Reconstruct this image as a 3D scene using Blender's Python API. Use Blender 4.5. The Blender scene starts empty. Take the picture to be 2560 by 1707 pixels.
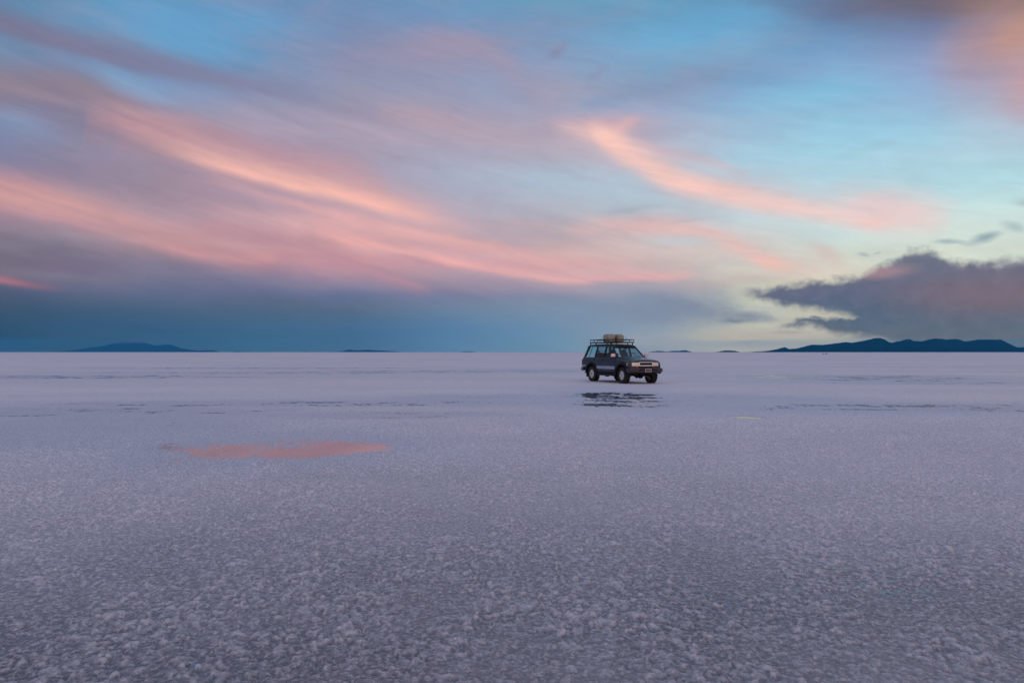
import bpy, bmesh, math, random
import numpy as np
from mathutils import Vector, Matrix

R = math.radians
PI = math.pi
scene = bpy.context.scene
COL = scene.collection

# ---------------------------------------------------------------- camera
EYE = 1.562                       # eye height above the brine level
FPX = 1707.0                      # focal length in photo pixels (2560 wide)
HOR = 880.0                       # horizon row of the photo
cam_d = bpy.data.cameras.new('camera')
cam = bpy.data.objects.new('camera', cam_d)
COL.objects.link(cam)
cam_d.sensor_width = 36.0
cam_d.lens = 36.0 * FPX / 2560.0
cam_d.clip_start = 0.05
cam_d.clip_end = 120000.0
cam_d.shift_y = (HOR - 853.5) / 2560.0
cam.location = (0, 0, EYE)
cam.rotation_euler = (R(90), 0, 0)
scene.camera = cam

scene.view_settings.view_transform = 'Standard'
scene.view_settings.look = 'None'
scene.view_settings.exposure = 0.0
scene.view_settings.gamma = 1.0
scene.cycles.max_bounces = 8
scene.cycles.transparent_max_bounces = 16
scene.cycles.sample_clamp_indirect = 6.0


def lin(c, k=1.0):
    o = []
    for v in c[:3]:
        v = v / 255.0
        o.append(k * (v / 12.92 if v <= 0.04045 else ((v + 0.055) / 1.055) ** 2.4))
    return (o[0], o[1], o[2], 1.0)


def az(X):
    return math.atan((X - 1280.0) / FPX)


def tv(X, Y):                      # tangent of the elevation of a point of the sky
    u = (X - 1280.0) / FPX
    return (HOR - Y) / FPX / math.sqrt(1 + u * u)


# ---------------------------------------------------------------- node helper
HAZE_L = (0.015, 0.110, 0.283)      # light scattered by the haze along a long path


class NB:
    def __init__(s, tree):
        s.t = tree
        s.n = tree.nodes
        s.l = tree.links
        s.n.clear()

    def put(s, sock, v):
        if isinstance(v, bpy.types.NodeSocket):
            s.l.new(v, sock)
        elif v is not None:
            sock.default_value = v

    def math(s, op, a, b=None, c=None, clamp=False):
        m = s.n.new('ShaderNodeMath'); m.operation = op; m.use_clamp = clamp
        s.put(m.inputs[0], a); s.put(m.inputs[1], b); s.put(m.inputs[2], c)
        return m.outputs[0]

    def vmath(s, op, a, b=None):
        m = s.n.new('ShaderNodeVectorMath'); m.operation = op
        s.put(m.inputs[0], a); s.put(m.inputs[1], b)
        return m.outputs['Value'] if op in ('LENGTH', 'DOT_PRODUCT', 'DISTANCE') else m.outputs[0]

    def xyz(s, x, y, z):
        m = s.n.new('ShaderNodeCombineXYZ')
        s.put(m.inputs[0], x); s.put(m.inputs[1], y); s.put(m.inputs[2], z)
        return m.outputs[0]

    def sep(s, v):
        m = s.n.new('ShaderNodeSeparateXYZ'); s.put(m.inputs[0], v)
        return m.outputs[0], m.outputs[1], m.outputs[2]

    def noise(s, v, scale=1.0, detail=3.0, rough=0.55, dist=0.0, out='Fac'):
        m = s.n.new('ShaderNodeTexNoise')
        s.put(m.inputs['Vector'], v)
        m.inputs['Scale'].default_value = scale
        m.inputs['Detail'].default_value = detail
        m.inputs['Roughness'].default_value = rough
        m.inputs['Distortion'].default_value = dist
        return m.outputs[0] if out == 'Fac' else m.outputs[1]

    def rng(s, v, a, b, c=0.0, d=1.0, mode='LINEAR'):
        m = s.n.new('ShaderNodeMapRange'); m.interpolation_type = mode; m.clamp = True
        s.put(m.inputs[0], v)
        for i, q in zip((1, 2, 3, 4), (a, b, c, d)):
            s.put(m.inputs[i], q)
        return m.outputs[0]

    def mix(s, f, a, b, mode='MIX'):
        m = s.n.new('ShaderNodeMix'); m.data_type = 'RGBA'; m.blend_type = mode
        s.put(m.inputs[0], f); s.put(m.inputs[6], a); s.put(m.inputs[7], b)
        return m.outputs[2]

    def ramp(s, f, stops, mode='LINEAR'):
        m = s.n.new('ShaderNodeValToRGB'); cr = m.color_ramp; cr.interpolation = mode
        s.put(m.inputs[0], f)
        stops = sorted(stops, key=lambda q: q[0])
        while len(cr.elements) > 1:
            cr.elements.remove(cr.elements[-1])
        cr.elements[0].position = stops[0][0]; cr.elements[0].color = stops[0][1]
        for p, c in stops[1:]:
            e = cr.elements.new(p); e.color = c
        return m.outputs[0]

    def curve(s, f, pts):
        m = s.n.new('ShaderNodeFloatCurve')
        s.put(m.inputs['Value'], f)
        c = m.mapping.curves[0]
        pts = sorted(pts)
        m.mapping.extend = 'HORIZONTAL'
        while len(c.points) > 2:
            c.points.remove(c.points[1])
        c.points[0].location = pts[0]; c.points[1].location = pts[-1]
        for p in pts[1:-1]:
            c.points.new(*p)
        m.mapping.update()
        return m.outputs[0]

    def node(s, kind):
        return s.n.new(kind)


# ---------------------------------------------------------------- sky (dusk, clouds lit from below the horizon)
world = bpy.data.worlds.new('World')
scene.world = world
world.use_nodes = True
W = NB(world.node_tree)
geo = W.node('ShaderNodeTexCoord')
dvec = W.vmath('NORMALIZE', geo.outputs['Generated'])
dx, dy, dz = W.sep(dvec)
hyp = W.math('SQRT', W.math('ADD', W.math('MULTIPLY', dx, dx), W.math('MULTIPLY', dy, dy)))
t_raw = W.math('DIVIDE', dz, W.math('MAXIMUM', hyp, 0.02))
t_raw = W.math('MINIMUM', W.math('MAXIMUM', t_raw, 0.0), 6.0)
a_raw = W.math('ARCTAN2', dx, dy)
SL = 0.32                                   # clouds comb down to the right
base_v = W.xyz(a_raw, t_raw, 0.0)
n1 = W.noise(W.xyz(a_raw, W.math('MULTIPLY', t_raw, 1.6), 3.1), 5.0, 3.0, 0.5)
fib = W.math('ADD', t_raw, W.math('MULTIPLY', a_raw, SL))
n2 = W.noise(W.xyz(W.math('MULTIPLY', a_raw, 3.2), W.math('MULTIPLY', fib, 20.0), 1.7), 1.0, 4.0, 0.55)
n2f = W.noise(W.xyz(W.math('MULTIPLY', a_raw, 3.4), W.math('MULTIPLY', W.math('ADD', t_raw, W.math('MULTIPLY', a_raw, 0.27)), 40.0), 4.7), 1.0, 4.0, 0.55, 0.5)
n3 = W.noise(W.xyz(W.math('MULTIPLY', a_raw, 26.0), W.math('MULTIPLY', t_raw, 46.0), 5.0), 1.0, 5.0, 0.62)
hfade = W.rng(t_raw, 0.0, 0.10, 0.15, 1.0)     # calm at the horizon
wob = W.math('ADD', W.math('MULTIPLY', W.math('SUBTRACT', n1, 0.5), 0.016),
             W.math('MULTIPLY', W.math('SUBTRACT', n2, 0.5), 0.020))
t = W.math('ADD', t_raw, W.math('MULTIPLY', wob, hfade))
a = W.math('ADD', a_raw, W.math('MULTIPLY', W.math('SUBTRACT', n1, 0.5), 0.035))
A0, A1 = -0.70, 0.70
TM = 0.60
An = W.rng(a, A0, A1, 0.0, 1.0)
Tn = W.math('DIVIDE', t, TM)


def an(X):
    return (az(X) - A0) / (A1 - A0)


ROWS = [0, 60, 110, 160, 220, 280, 340, 400, 450, 500, 550, 600, 650, 690, 730, 770, 820, 878]
GRID = {
    -60: [(82,125,165),(105,118,148),(102,125,160),(98,122,160),(106,112,145),(108,125,162),(116,130,168),(128,126,160),(150,126,150),(160,130,148),(148,126,146),(124,116,134),(112,106,126),(109,104,127),(77,89,119),(52,81,112),(33,75,112),(33,75,108)],
    160: [(80,140,182),(95,140,180),(112,125,158),(108,138,178),(118,120,148),(120,122,152),(128,130,160),(138,130,158),(150,132,155),(166,136,150),(160,132,150),(130,120,138),(118,108,134),(112,110,136),(85,98,131),(59,88,121),(39,85,123),(39,85,121)],
    400: [(86,148,194),(88,152,200),(96,148,192),(112,132,170),(116,148,190),(126,136,168),(146,130,152),(150,134,156),(154,136,156),(160,138,156),(172,142,156),(172,136,148),(132,122,144),(107,109,141),(89,104,139),(68,97,130),(44,90,131),(42,92,131)],
    640: [(94,142,188),(88,152,200),(92,148,194),(104,142,184),(124,142,180),(146,146,176),(160,148,176),(172,146,168),(176,144,162),(174,144,162),(184,146,160),(192,144,154),(178,134,150),(131,121,150),(98,106,143),(76,100,132),(50,98,138),(48,99,138)],
    880: [(104,140,184),(112,138,180),(124,138,176),(136,142,176),(144,146,174),(156,148,174),(164,154,178),(170,156,178),(176,160,180),(188,160,174),(204,158,168),(204,154,160),(196,144,156),(165,136,157),(110,116,152),(84,106,138),(57,103,144),(55,103,142)],
    1130: [(96,148,190),(112,146,188),(134,142,176),(142,146,178),(144,152,184),(160,154,180),(168,160,182),(166,166,190),(166,174,198),(172,172,192),(180,164,182),(204,158,164),(204,152,162),(170,147,165),(125,127,159),(103,127,159),(76,122,164),(74,122,162)],
    1380: [(94,156,192),(108,148,188),(118,150,188),(128,156,194),(150,158,186),(162,162,188),(174,166,186),(176,174,192),(166,190,210),(174,184,200),(180,172,184),(194,168,172),(204,160,166),(179,155,170),(138,140,166),(118,139,166),(100,138,172),(96,138,170)],
    1620: [(84,156,194),(94,160,200),(104,166,206),(112,160,198),(136,156,188),(152,168,200),(176,176,198),(184,184,202),(172,196,214),(176,198,212),(190,188,196),(206,188,190),(206,186,184),(176,168,178),(150,156,176),(132,150,174),(138,154,174),(132,148,168)],
    1850: [(86,148,190),(92,160,204),(102,166,206),(108,160,200),(118,164,204),(140,184,216),(154,190,216),(164,202,222),(176,204,220),(190,208,218),(198,214,220),(208,200,198),(206,204,196),(204,206,192),(190,194,180),(184,188,176),(178,180,170),(166,168,166)],
    2080: [(96,118,156),(92,132,176),(106,150,194),(116,164,206),(122,180,216),(134,192,222),(146,202,226),(160,212,230),(170,216,230),(188,220,226),(194,222,224),(204,222,218),(214,222,206),(214,218,196),(204,204,180),(196,192,174),(180,178,166),(150,156,162)],
    2320: [(120,108,122),(112,120,156),(124,140,182),(136,158,200),(138,170,212),(142,188,220),(154,204,226),(166,214,230),(174,220,230),(190,224,228),(204,228,224),(212,228,216),(212,224,206),(206,212,192),(196,196,180),(180,184,172),(150,160,160),(132,146,154)],
    2600: [(150,122,114),(186,140,124),(188,144,138),(184,148,158),(190,158,170),(186,178,198),(170,200,218),(166,212,226),(176,218,226),(190,224,224),(200,224,218),(204,222,212),(200,214,202),(190,200,186),(176,182,174),(156,164,164),(136,148,152),(122,136,146)],
}
cols = sorted(GRID)
sky = None
for i, X in enumerate(cols):
    rp = W.ramp(Tn, [(max(0.0, min(1.0, tv(X, Y) / TM)), lin(c)) for Y, c in zip(ROWS, GRID[X])], 'CARDINAL')
    if sky is None:
        sky = rp
    else:
        sky = W.mix(W.rng(a, az(cols[i - 1]), az(X)), sky, rp)

vec2 = W.xyz(a, t, 0.0)
# thin feathered veils everywhere above the slate band
n7 = W.noise(W.xyz(W.math('MULTIPLY', a_raw, 14.0), W.math('MULTIPLY', W.math('ADD', t_raw, W.math('MULTIPLY', a_raw, 0.20)), 62.0), 7.7), 1.0, 5.0, 0.6, 0.9)
n8 = W.noise(W.xyz(W.math('MULTIPLY', a_raw, 7.0), W.math('MULTIPLY', t_raw, 17.0), 12.3), 1.0, 5.0, 0.6, 0.6)
veil = W.math('MULTIPLY', W.rng(n8, 0.46, 0.70, 0, .34), W.rng(a_raw, 0.05, 0.45, 1.0, 0.45))
veil = W.math('MULTIPLY', veil, W.rng(t_raw, 0.06, 0.15, 0.05, 1.0))
sky = W.mix(veil, sky, lin((160, 148, 172)))


def streak(sky, path, wu, wd, inten, color, fibre=0.35, power='SMOOTHSTEP'):
    """soft band along a path of the sky; wu / wd = half widths above / below in photo px"""
    c = W.curve(An, [(an(X), tv(X, Y) / TM) for X, Y in path])
    d = W.math('SUBTRACT', Tn, c)
    q = W.math('MAXIMUM', W.math('MULTIPLY', d, TM * FPX / wu), W.math('MULTIPLY', d, -TM * FPX / wd))
    q = W.math('MULTIPLY', q, q)
    f = W.math('POWER', 2.718, W.math('MULTIPLY', q, -2.6))
    i = W.curve(An, [(an(X), v) for X, v in inten])
    f = W.math('MULTIPLY', f, i)
    f = W.math('MULTIPLY', f, W.rng(n2f, 0.36, 0.60, 1.0 - fibre * 0.9, 1.0))
    return W.mix(f, sky, lin(color))


def blob(sky, X, Y, rx, ry, ang, color, alpha, rag=0.0, soft=1.0):
    m = W.node('ShaderNodeMapping'); m.vector_type = 'TEXTURE'
    W.put(m.inputs['Vector'], vec2)
    m.inputs['Location'].default_value = (az(X), tv(X, Y), 0)
    m.inputs['Rotation'].default_value = (0, 0, R(ang))
    m.inputs['Scale'].default_value = (rx / FPX, ry / FPX, 1)
    l = W.vmath('LENGTH', m.outputs[0])
    if rag:
        l = W.math('ADD', l, W.math('MULTIPLY', W.math('SUBTRACT', n3, 0.5), rag))
    f = W.rng(l, 1.0, 1.0 - soft, 0.0, alpha, 'SMOOTHSTEP')
    return W.mix(f, sky, lin(color))


# clear blue gaps
sky = blob(sky, 430, 85, 240, 85, -14, (84, 156, 204), 0.75)
sky = blob(sky, 330, 218, 130, 46, -18, (116, 158, 198), 0.85)
sky = blob(sky, 10, 130, 90, 40, -20, (96, 136, 176), 0.6)
sky = blob(sky, 20, 300, 120, 50, -15, (118, 150, 190), 0.6)
sky = blob(sky, 1240, 230, 160, 55, -8, (142, 158, 190), 0.5)
sky = blob(sky, 1800, 60, 220, 70, 5, (86, 162, 206), 0.6)
sky = blob(sky, 2080, 245, 260, 62, -6, (118, 190, 224), 0.6)
# mauve veils
sky = streak(sky, [(-100, 45), (0, 75), (130, 112), (260, 142), (400, 168), (520, 198), (640, 220), (800, 262), (900, 300)],
             52, 26, [(-100, .9), (300, .8), (560, .65), (760, .3), (900, 0)], (126, 120, 152), 0.3)
sky = streak(sky, [(-100, 215), (0, 212), (120, 218), (230, 240), (320, 290), (420, 335), (520, 370)],
             60, 55, [(-100, .9), (230, .9), (380, .5), (520, 0)], (130, 120, 140), 0.25)
sky = streak(sky, [(200, 300), (350, 310), (520, 345), (700, 390), (860, 430), (960, 470)],
             60, 60, [(200, 0), (330, .7), (600, .7), (850, .6), (980, 0)], (190, 142, 152), 0.3)
sky = streak(sky, [(800, 150), (1000, 130), (1160, 120), (1260, 170), (1380, 260), (1500, 300)],
             60, 60, [(800, 0), (1000, .4), (1180, .75), (1300, .4), (1480, 0)], (160, 146, 172), 0.3)
sky = streak(sky, [(960, 290), (1060, 300), (1200, 330), (1350, 340), (1450, 330)],
             55, 40, [(940, 0), (1060, .7), (1200, .4), (1450, .1)], (178, 154, 170), 0.3)
sky = blob(sky, 1386, 130, 60, 22, 38, (128, 136, 172), 0.8, 0.5)
sky = blob(sky, 1492, 182, 52, 20, 42, (132, 146, 182), 0.75, 0.5)
sky = streak(sky, [(1480, 262), (1650, 215), (1780, 185), (1950, 170), (2100, 190)],
             34, 40, [(1450, 0), (1600, .7), (1760, .6), (1950, .2), (2100, 0)], (124, 148, 184), 0.4)
sky = streak(sky, [(1900, 0), (2060, 40), (2200, 60), (2400, 70), (2560, 60)],
             90, 34, [(1850, 0), (2010, .5), (2200, .35), (2450, 0)], (96, 116, 156), 0.3)
sky = blob(sky, 2350, -10, 330, 60, -6, (104, 100, 122), 0.85, 0.2)
sky = blob(sky, 2540, -5, 180, 60, -14, (146, 116, 108), 0.8)
sky = blob(sky, 2475, 95, 150, 100, 40, (172, 136, 142), 0.55, .3)
sky = blob(sky, 2550, 85, 90, 60, 35, (190, 142, 128), 0.75, .3)
sky = blob(sky, 2610, 200, 100, 120, -10, (196, 154, 160), 0.8, .3)
# main glowing streak and its fainter neighbours
sky = streak(sky, [(230, 318), (330, 345), (430, 378), (520, 405), (640, 436), (760, 466), (880, 494), (1000, 524), (1100, 552), (1250, 590)],
             48, 25, [(290, 0), (350, .12), (430, .38), (520, .72), (620, .95), (900, 1), (1020, .7), (1110, .3), (1220, 0)], (255, 186, 168), 0.14)
sky = streak(sky, [(480, 440), (560, 455), (700, 500), (850, 540), (1000, 572), (1150, 598), (1300, 622), (1450, 645)], 20, 20, [(500, 0), (640, .3), (820, .55), (1000, .6), (1200, .45), (1480, 0)], (232, 168, 164), 0.4)
sky = streak(sky, [(300, 330), (520, 380), (760, 440), (1000, 505), (1200, 560)], 70, 60, [(280, 0), (400, .35), (900, .4), (1100, .2), (1240, 0)], (204, 150, 156), 0.4)
sky = streak(sky, [(500, 520), (700, 550), (900, 562), (1100, 600), (1300, 640), (1500, 668), (1700, 690)],
             36, 30, [(500, 0), (700, .4), (900, .6), (1200, .5), (1500, .5), (1720, 0)], (226, 168, 168), 0.6)
sky = streak(sky, [(780, 580), (860, 600), (1000, 627), (1150, 655), (1300, 678), (1450, 694), (1600, 698), (1720, 694)],
             26, 17, [(780, 0), (880, .6), (1050, .75), (1300, .45), (1450, .6), (1600, .6), (1740, 0)], (244, 170, 164), 0.3)
sky = streak(sky, [(-100, 445), (0, 474), (120, 502), (250, 540), (380, 580), (470, 612), (560, 640), (650, 655)],
             52, 44, [(-100, .9), (120, .85), (300, .72), (470, .55), (600, .3), (720, 0)], (218, 154, 150), 0.4)
sky = streak(sky, [(250, 575), (400, 612), (500, 636), (580, 650), (680, 652)], 30, 13, [(250, 0), (400, .4), (520, .75), (600, .7), (700, 0)], (204, 144, 150), 0.3)
sky = streak(sky, [(520, 560), (700, 600), (850, 640), (960, 690), (1050, 715)],
             30, 34, [(480, 0), (700, .5), (850, .5), (960, .7), (1080, 0)], (188, 134, 152), 0.35)
sky = streak(sky, [(-100, 695), (0, 706), (80, 716), (180, 724)], 18, 11,
             [(-100, 1), (0, .8), (80, .4), (180, 0)], (172, 108, 124), 0.2)
# right streak with its hooked head
sky = blob(sky, 1510, 318, 170, 52, -6, (206, 168, 178), 0.8, 0.3)
sky = streak(sky, [(1400, 330), (1540, 372), (1700, 440), (1900, 495), (2100, 525), (2300, 545)], 62, 58, [(1380, 0), (1500, .5), (1800, .45), (2100, .4), (2300, .2), (2380, 0)], (226, 190, 192), 0.5)
sky = streak(sky, [(1560, 350), (1650, 375), (1760, 398), (1860, 430)], 20, 22, [(1560, 0), (1640, .5), (1760, .5), (1880, 0)], (212, 178, 184), 0.4)
sky = streak(sky, [(1420, 318), (1490, 342), (1540, 372), (1600, 404), (1700, 448), (1800, 478), (1900, 500), (2000, 518), (2100, 532), (2200, 542), (2370, 552)],
             50, 40, [(1400, 0), (1480, .4), (1540, .95), (1620, 1), (1800, .8), (2000, .55), (2200, .4), (2300, .3), (2390, 0)], (252, 196, 182), 0.25)
sky = blob(sky, 1528, 345, 84, 42, -40, (255, 198, 182), 0.7)
sky = blob(sky, 1560, 318, 50, 24, 20, (232, 178, 178), 0.5)
sky = blob(sky, 2220, 515, 175, 74, -14, (228, 198, 200), 0.85, 0.6)
sky = blob(sky, 2190, 552, 60, 20, -8, (244, 188, 178), 0.5, 0.5)
sky = streak(sky, [(1480, 566), (1600, 562), (1700, 572), (1800, 598), (1900, 642), (1980, 664), (2100, 668)],
             40, 36, [(1420, 0), (1540, .6), (1750, .8), (1960, .65), (2080, .3), (2200, 0)], (230, 180, 176), 0.35)
sky = streak(sky, [(1540, 630), (1650, 632), (1800, 650), (1950, 690)], 14, 12, [(1540, 0), (1640, .3), (1800, .35), (1940, 0)], (206, 196, 196), 0.3)
sky = blob(sky, 1925, 660, 80, 24, -14, (246, 184, 172), 0.6, 0.5)
sky = blob(sky, 2075, 635, 70, 26, -30, (214, 184, 180), 0.55, 0.5)
sky = blob(sky, 1300, 580, 260, 32, -4, (170, 160, 178), 0.55, 0.3)
sky = blob(sky, 1700, 605, 150, 20, -4, (184, 208, 214), 0.5, 0.3)
sky = streak(sky, [(1600, 716), (1750, 722), (1850, 706), (2000, 696)], 26, 16,
             [(1600, 0), (1750, .5), (1900, .3), (2000, 0)], (190, 166, 168), 0.4)
# yellowish afterglow near the horizon, far slate clouds
sky = blob(sky, 1960, 805, 220, 55, -3, (196, 196, 184), 0.5)
sky = blob(sky, 1900, 838, 230, 22, 0, (182, 172, 166), 0.6)
sky = blob(sky, 1900, 770, 90, 42, -4, (204, 208, 188), 0.8, 0.5)
sky = blob(sky, 1640, 728, 240, 34, -4, (158, 156, 174), 0.6, 0.7)
sky = blob(sky, 1500, 790, 330, 70, -3, (116, 140, 170), 0.6, 0.4)
sky = blob(sky, 1680, 772, 300, 58, -4, (122, 137, 163), 0.95, 0.7)
sky = blob(sky, 1870, 792, 90, 20, -8, (118, 132, 156), 0.8, 1.0)
sky = blob(sky, 1840, 802, 60, 12, -4, (108, 128, 152), 0.9, 0.9)
sky = blob(sky, 1960, 832, 60, 6, 0, (150, 150, 158), .5, .6)
sky = blob(sky, 1975, 800, 60, 9, 6, (170, 166, 156), .5, .9)
sky = blob(sky, 1870, 855, 45, 5, 0, (140, 146, 158), .6, .5)
sky = blob(sky, 1860, 860, 260, 14, 0, (138, 152, 172), 0.6, 0.3)
sky = blob(sky, 1600, 850, 130, 24, 0, (150, 158, 172), 0.6, 0.3)
sky = blob(sky, 2240, 842, 150, 16, 0, (132, 142, 156), 0.7, 0.3)
for (X, Y, rx, ry, an_, al) in ((2475, 590, 42, 15, 14, .85), (2375, 601, 40, 9, -3, .65), (2420, 604, 26, 10, -20, .3), (2172, 634, 22, 8, -10, .5),
                                (2205, 630, 14, 4, 8, .4), (2545, 565, 36, 16, -20, .5), (2590, 500, 50, 16, -10, .6),
                                (2235, 645, 16, 6, 10, .5), (1720, 553, 90, 8, 5, .2), (2150, 380, 110, 20, 14, .12), (1600, 520, 120, 14, 2, .3)):
    sky = blob(sky, X, Y, rx, ry, an_, (128, 158, 172), al, 0.7)

tex = W.math('ADD', W.math('MULTIPLY', W.math('SUBTRACT', n2f, 0.5), 0.17), W.math('MULTIPLY', W.math('SUBTRACT', n7, 0.5), 0.20))
tex = W.math('ADD', 1.0, W.math('MULTIPLY', tex, W.rng(t_raw, 0.0, 0.10, 0.35, 1.0)))
sky = W.vmath('MULTIPLY', sky, W.xyz(W.math('POWER', tex, 1.25), tex, W.math('POWER', tex, 0.8)))
hs = W.node('ShaderNodeHueSaturation'); hs.inputs['Saturation'].default_value = 0.91
W.put(hs.inputs['Color'], sky); sky = hs.outputs[0]

# heavy slate cloud bank on the right
n4 = W.noise(W.xyz(W.math('MULTIPLY', a_raw, 52.0), W.math('MULTIPLY', t_raw, 62.0), 9.0), 1.0, 6.0, 0.58, 0.2)
n5 = W.noise(W.xyz(W.math('MULTIPLY', a_raw, 9.0), W.math('MULTIPLY', t_raw, 26.0), 2.0), 1.0, 3.0, 0.5)
edge = W.math('ADD', W.math('MULTIPLY', W.math('SUBTRACT', n4, 0.5), 0.024), W.math('MULTIPLY', W.math('SUBTRACT', n5, 0.5), 0.010))
te = W.math('ADD', t_raw, edge)
Anr = W.rng(a_raw, A0, A1, 0.0, 1.0)
top = W.curve(Anr, [(an(X), tv(X, Y) / TM) for X, Y in
                    [(1780, 800), (1850, 731), (1930, 712), (2000, 699), (2080, 693), (2140, 686), (2190, 664), (2240, 640), (2280, 624), (2340, 624), (2375, 641), (2450, 646), (2520, 643), (2600, 630), (2750, 600)]])
bot = W.curve(Anr, [(an(X), tv(X, Y) / TM) for X, Y in
                    [(1780, 705), (1850, 733), (1900, 748), (1960, 766), (2040, 778), (2120, 792), (2180, 830), (2300, 872), (2600, 878), (2750, 878)]])
f_top = W.rng(W.math('SUBTRACT', W.math('MULTIPLY', top, TM), te), -0.003, 0.012, 0, 1, 'SMOOTHSTEP')
f_bot = W.rng(W.math('SUBTRACT', te, W.math('MULTIPLY', bot, TM)), -0.005, 0.010, 0, 1, 'SMOOTHSTEP')
bank = W.math('MULTIPLY', f_top, f_bot)
# lower lobe
top2 = W.curve(Anr, [(an(X), tv(X, Y) / TM) for X, Y in
                     [(1890, 850), (1945, 812), (2000, 796), (2080, 792), (2200, 790), (2700, 790)]])
bot2 = W.curve(Anr, [(an(X), tv(X, Y) / TM) for X, Y in
                     [(1890, 800), (1945, 814), (2040, 819), (2090, 836), (2180, 844), (2350, 850), (2700, 878)]])
g_top = W.rng(W.math('SUBTRACT', W.math('MULTIPLY', top2, TM), te), -0.002, 0.006, 0, 1, 'SMOOTHSTEP')
g_bot = W.rng(W.math('SUBTRACT', te, W.math('MULTIPLY', bot2, TM)), -0.006, 0.008, 0, 1, 'SMOOTHSTEP')
bank = W.math('MAXIMUM', bank, W.math('MULTIPLY', g_top, g_bot))
low = W.math('MULTIPLY', W.rng(t_raw, tv(2300, 850), tv(2300, 800), 0, 1, 'SMOOTHSTEP'), W.rng(a_raw, az(2180), az(2420), 0, .9, 'SMOOTHSTEP'))
low2 = W.math('MULTIPLY', W.rng(a_raw, az(2150), az(2560), 0, .95, 'SMOOTHSTEP'), W.rng(t_raw, 0.07, 0.05, 0, 1, 'SMOOTHSTEP'))
bank = W.math('MAXIMUM', bank, low2)
tb = W.math('ADD', t_raw, W.math('MULTIPLY', W.math('SUBTRACT', n5, 0.5), 0.03))
bcol = W.ramp(W.math('DIVIDE', tb, 0.16), [(0.0, lin((100, 111, 122))), (0.16, lin((92, 106, 124))), (0.30, lin((82, 102, 126))), (0.44, lin((90, 102, 128))),
                                            (0.62, lin((104, 108, 130))), (0.80, lin((110, 118, 134))), (0.92, lin((128, 144, 154)))])
redm = W.math('MULTIPLY', W.rng(W.vmath('LENGTH', W.vmath('MULTIPLY', W.vmath('SUBTRACT', W.xyz(a_raw, tb, 0.0), (az(2500), tv(2500, 735), 0)), (1 / 0.18, 1 / 0.046, 0))), 1.0, 0.1, 0, .6, 'SMOOTHSTEP'), 1.0)
bcol = W.mix(redm, bcol, lin((132, 108, 116)))
redm2 = W.rng(W.vmath('LENGTH', W.vmath('MULTIPLY', W.vmath('SUBTRACT', vec2, (az(2215), tv(2215, 675), 0)), (1 / 0.05, 1 / 0.014, 0))), 1.0, 0.1, 0, .6, 'SMOOTHSTEP')
bcol = W.mix(redm2, bcol, lin((182, 144, 150)))
bcol = W.mix(W.rng(n4, 0.35, 0.65, 0.0, 0.12), bcol, lin((150, 150, 168)))
sky = W.mix(bank, sky, bcol)

# the rest of the dome, outside the picture: overhead veil, and a warm afterglow behind the viewer
nish = W.node('ShaderNodeTexSky'); nish.sky_type = 'NISHITA'; nish.sun_disc = False
nish.sun_elevation = R(1.0); nish.sun_rotation = R(150)
nishc = W.vmath('MULTIPLY', nish.outputs[0], (0.05, 0.05, 0.05))
oct_n = W.noise(dvec, 2.2, 4.0, 0.5)
zen = W.mix(W.rng(oct_n, 0.38, 0.62), lin((154, 170, 206)), lin((190, 188, 212)))
zen = W.mix(1.0, zen, nishc, 'ADD')
sky = W.mix(W.rng(t_raw, 0.54, 1.3, 0, 1, 'SMOOTHSTEP'), sky, zen)
rear_d = W.vmath('DOT_PRODUCT', dvec, (math.sin(R(165)), math.cos(R(165)), 0.0))
glow = W.mix(W.rng(rear_d, 0.2, 0.95, 0, 1, 'SMOOTHSTEP'), lin((140, 150, 184)), lin((250, 190, 166), 1.0))
rear = W.mix(W.rng(t_raw, 0.0, 0.9, 0, 1, 'SMOOTHSTEP'), glow, zen)
absa = W.math('ABSOLUTE', a_raw)
sky = W.mix(W.rng(absa, 0.74, 1.5, 0, 1, 'SMOOTHSTEP'), sky, rear)
# the dome is seen through the low haze: lift it so that it arrives as photographed
HAZE_D, HAZE_TOP, HAZE_FAR = 3.3e-5, 560.0, 31500.0
path_l = W.math('MINIMUM', W.math('DIVIDE', HAZE_TOP, W.math('MAXIMUM', t_raw, 0.001)), HAZE_FAR)
Tr = W.math('POWER', 2.71828, W.math('MULTIPLY', path_l, -HAZE_D))
inv = W.math('SUBTRACT', 1.0, Tr)
sub_ = W.vmath('MULTIPLY', W.xyz(inv, inv, inv), HAZE_L)
div_ = W.math('DIVIDE', 1.0, Tr)
sky = W.vmath('MULTIPLY', W.vmath('SUBTRACT', sky, sub_), W.xyz(div_, div_, div_))
sky = W.vmath('MAXIMUM', sky, (0.001, 0.004, 0.008))
bg = W.node('ShaderNodeBackground')
W.put(bg.inputs[0], sky)
bg.inputs[1].default_value = 1.0
wo = W.node('ShaderNodeOutputWorld')
W.l.new(bg.outputs[0], wo.inputs[0])
world.cycles.sampling_method = 'MANUAL'
world.cycles.sample_map_resolution = 512

# weak, very wide light of the afterglow (the sun itself has set behind the viewer)
sd = bpy.data.lights.new('sun', 'SUN')
sd.energy = 0.06
sd.angle = R(30)
sd.color = (1.0, 0.72, 0.6)
sun = bpy.data.objects.new('sun', sd)
COL.objects.link(sun)
sun.rotation_euler = Vector((math.sin(R(150)), math.cos(R(150)), 0.22)).to_track_quat('Z', 'Y').to_euler()


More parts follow.
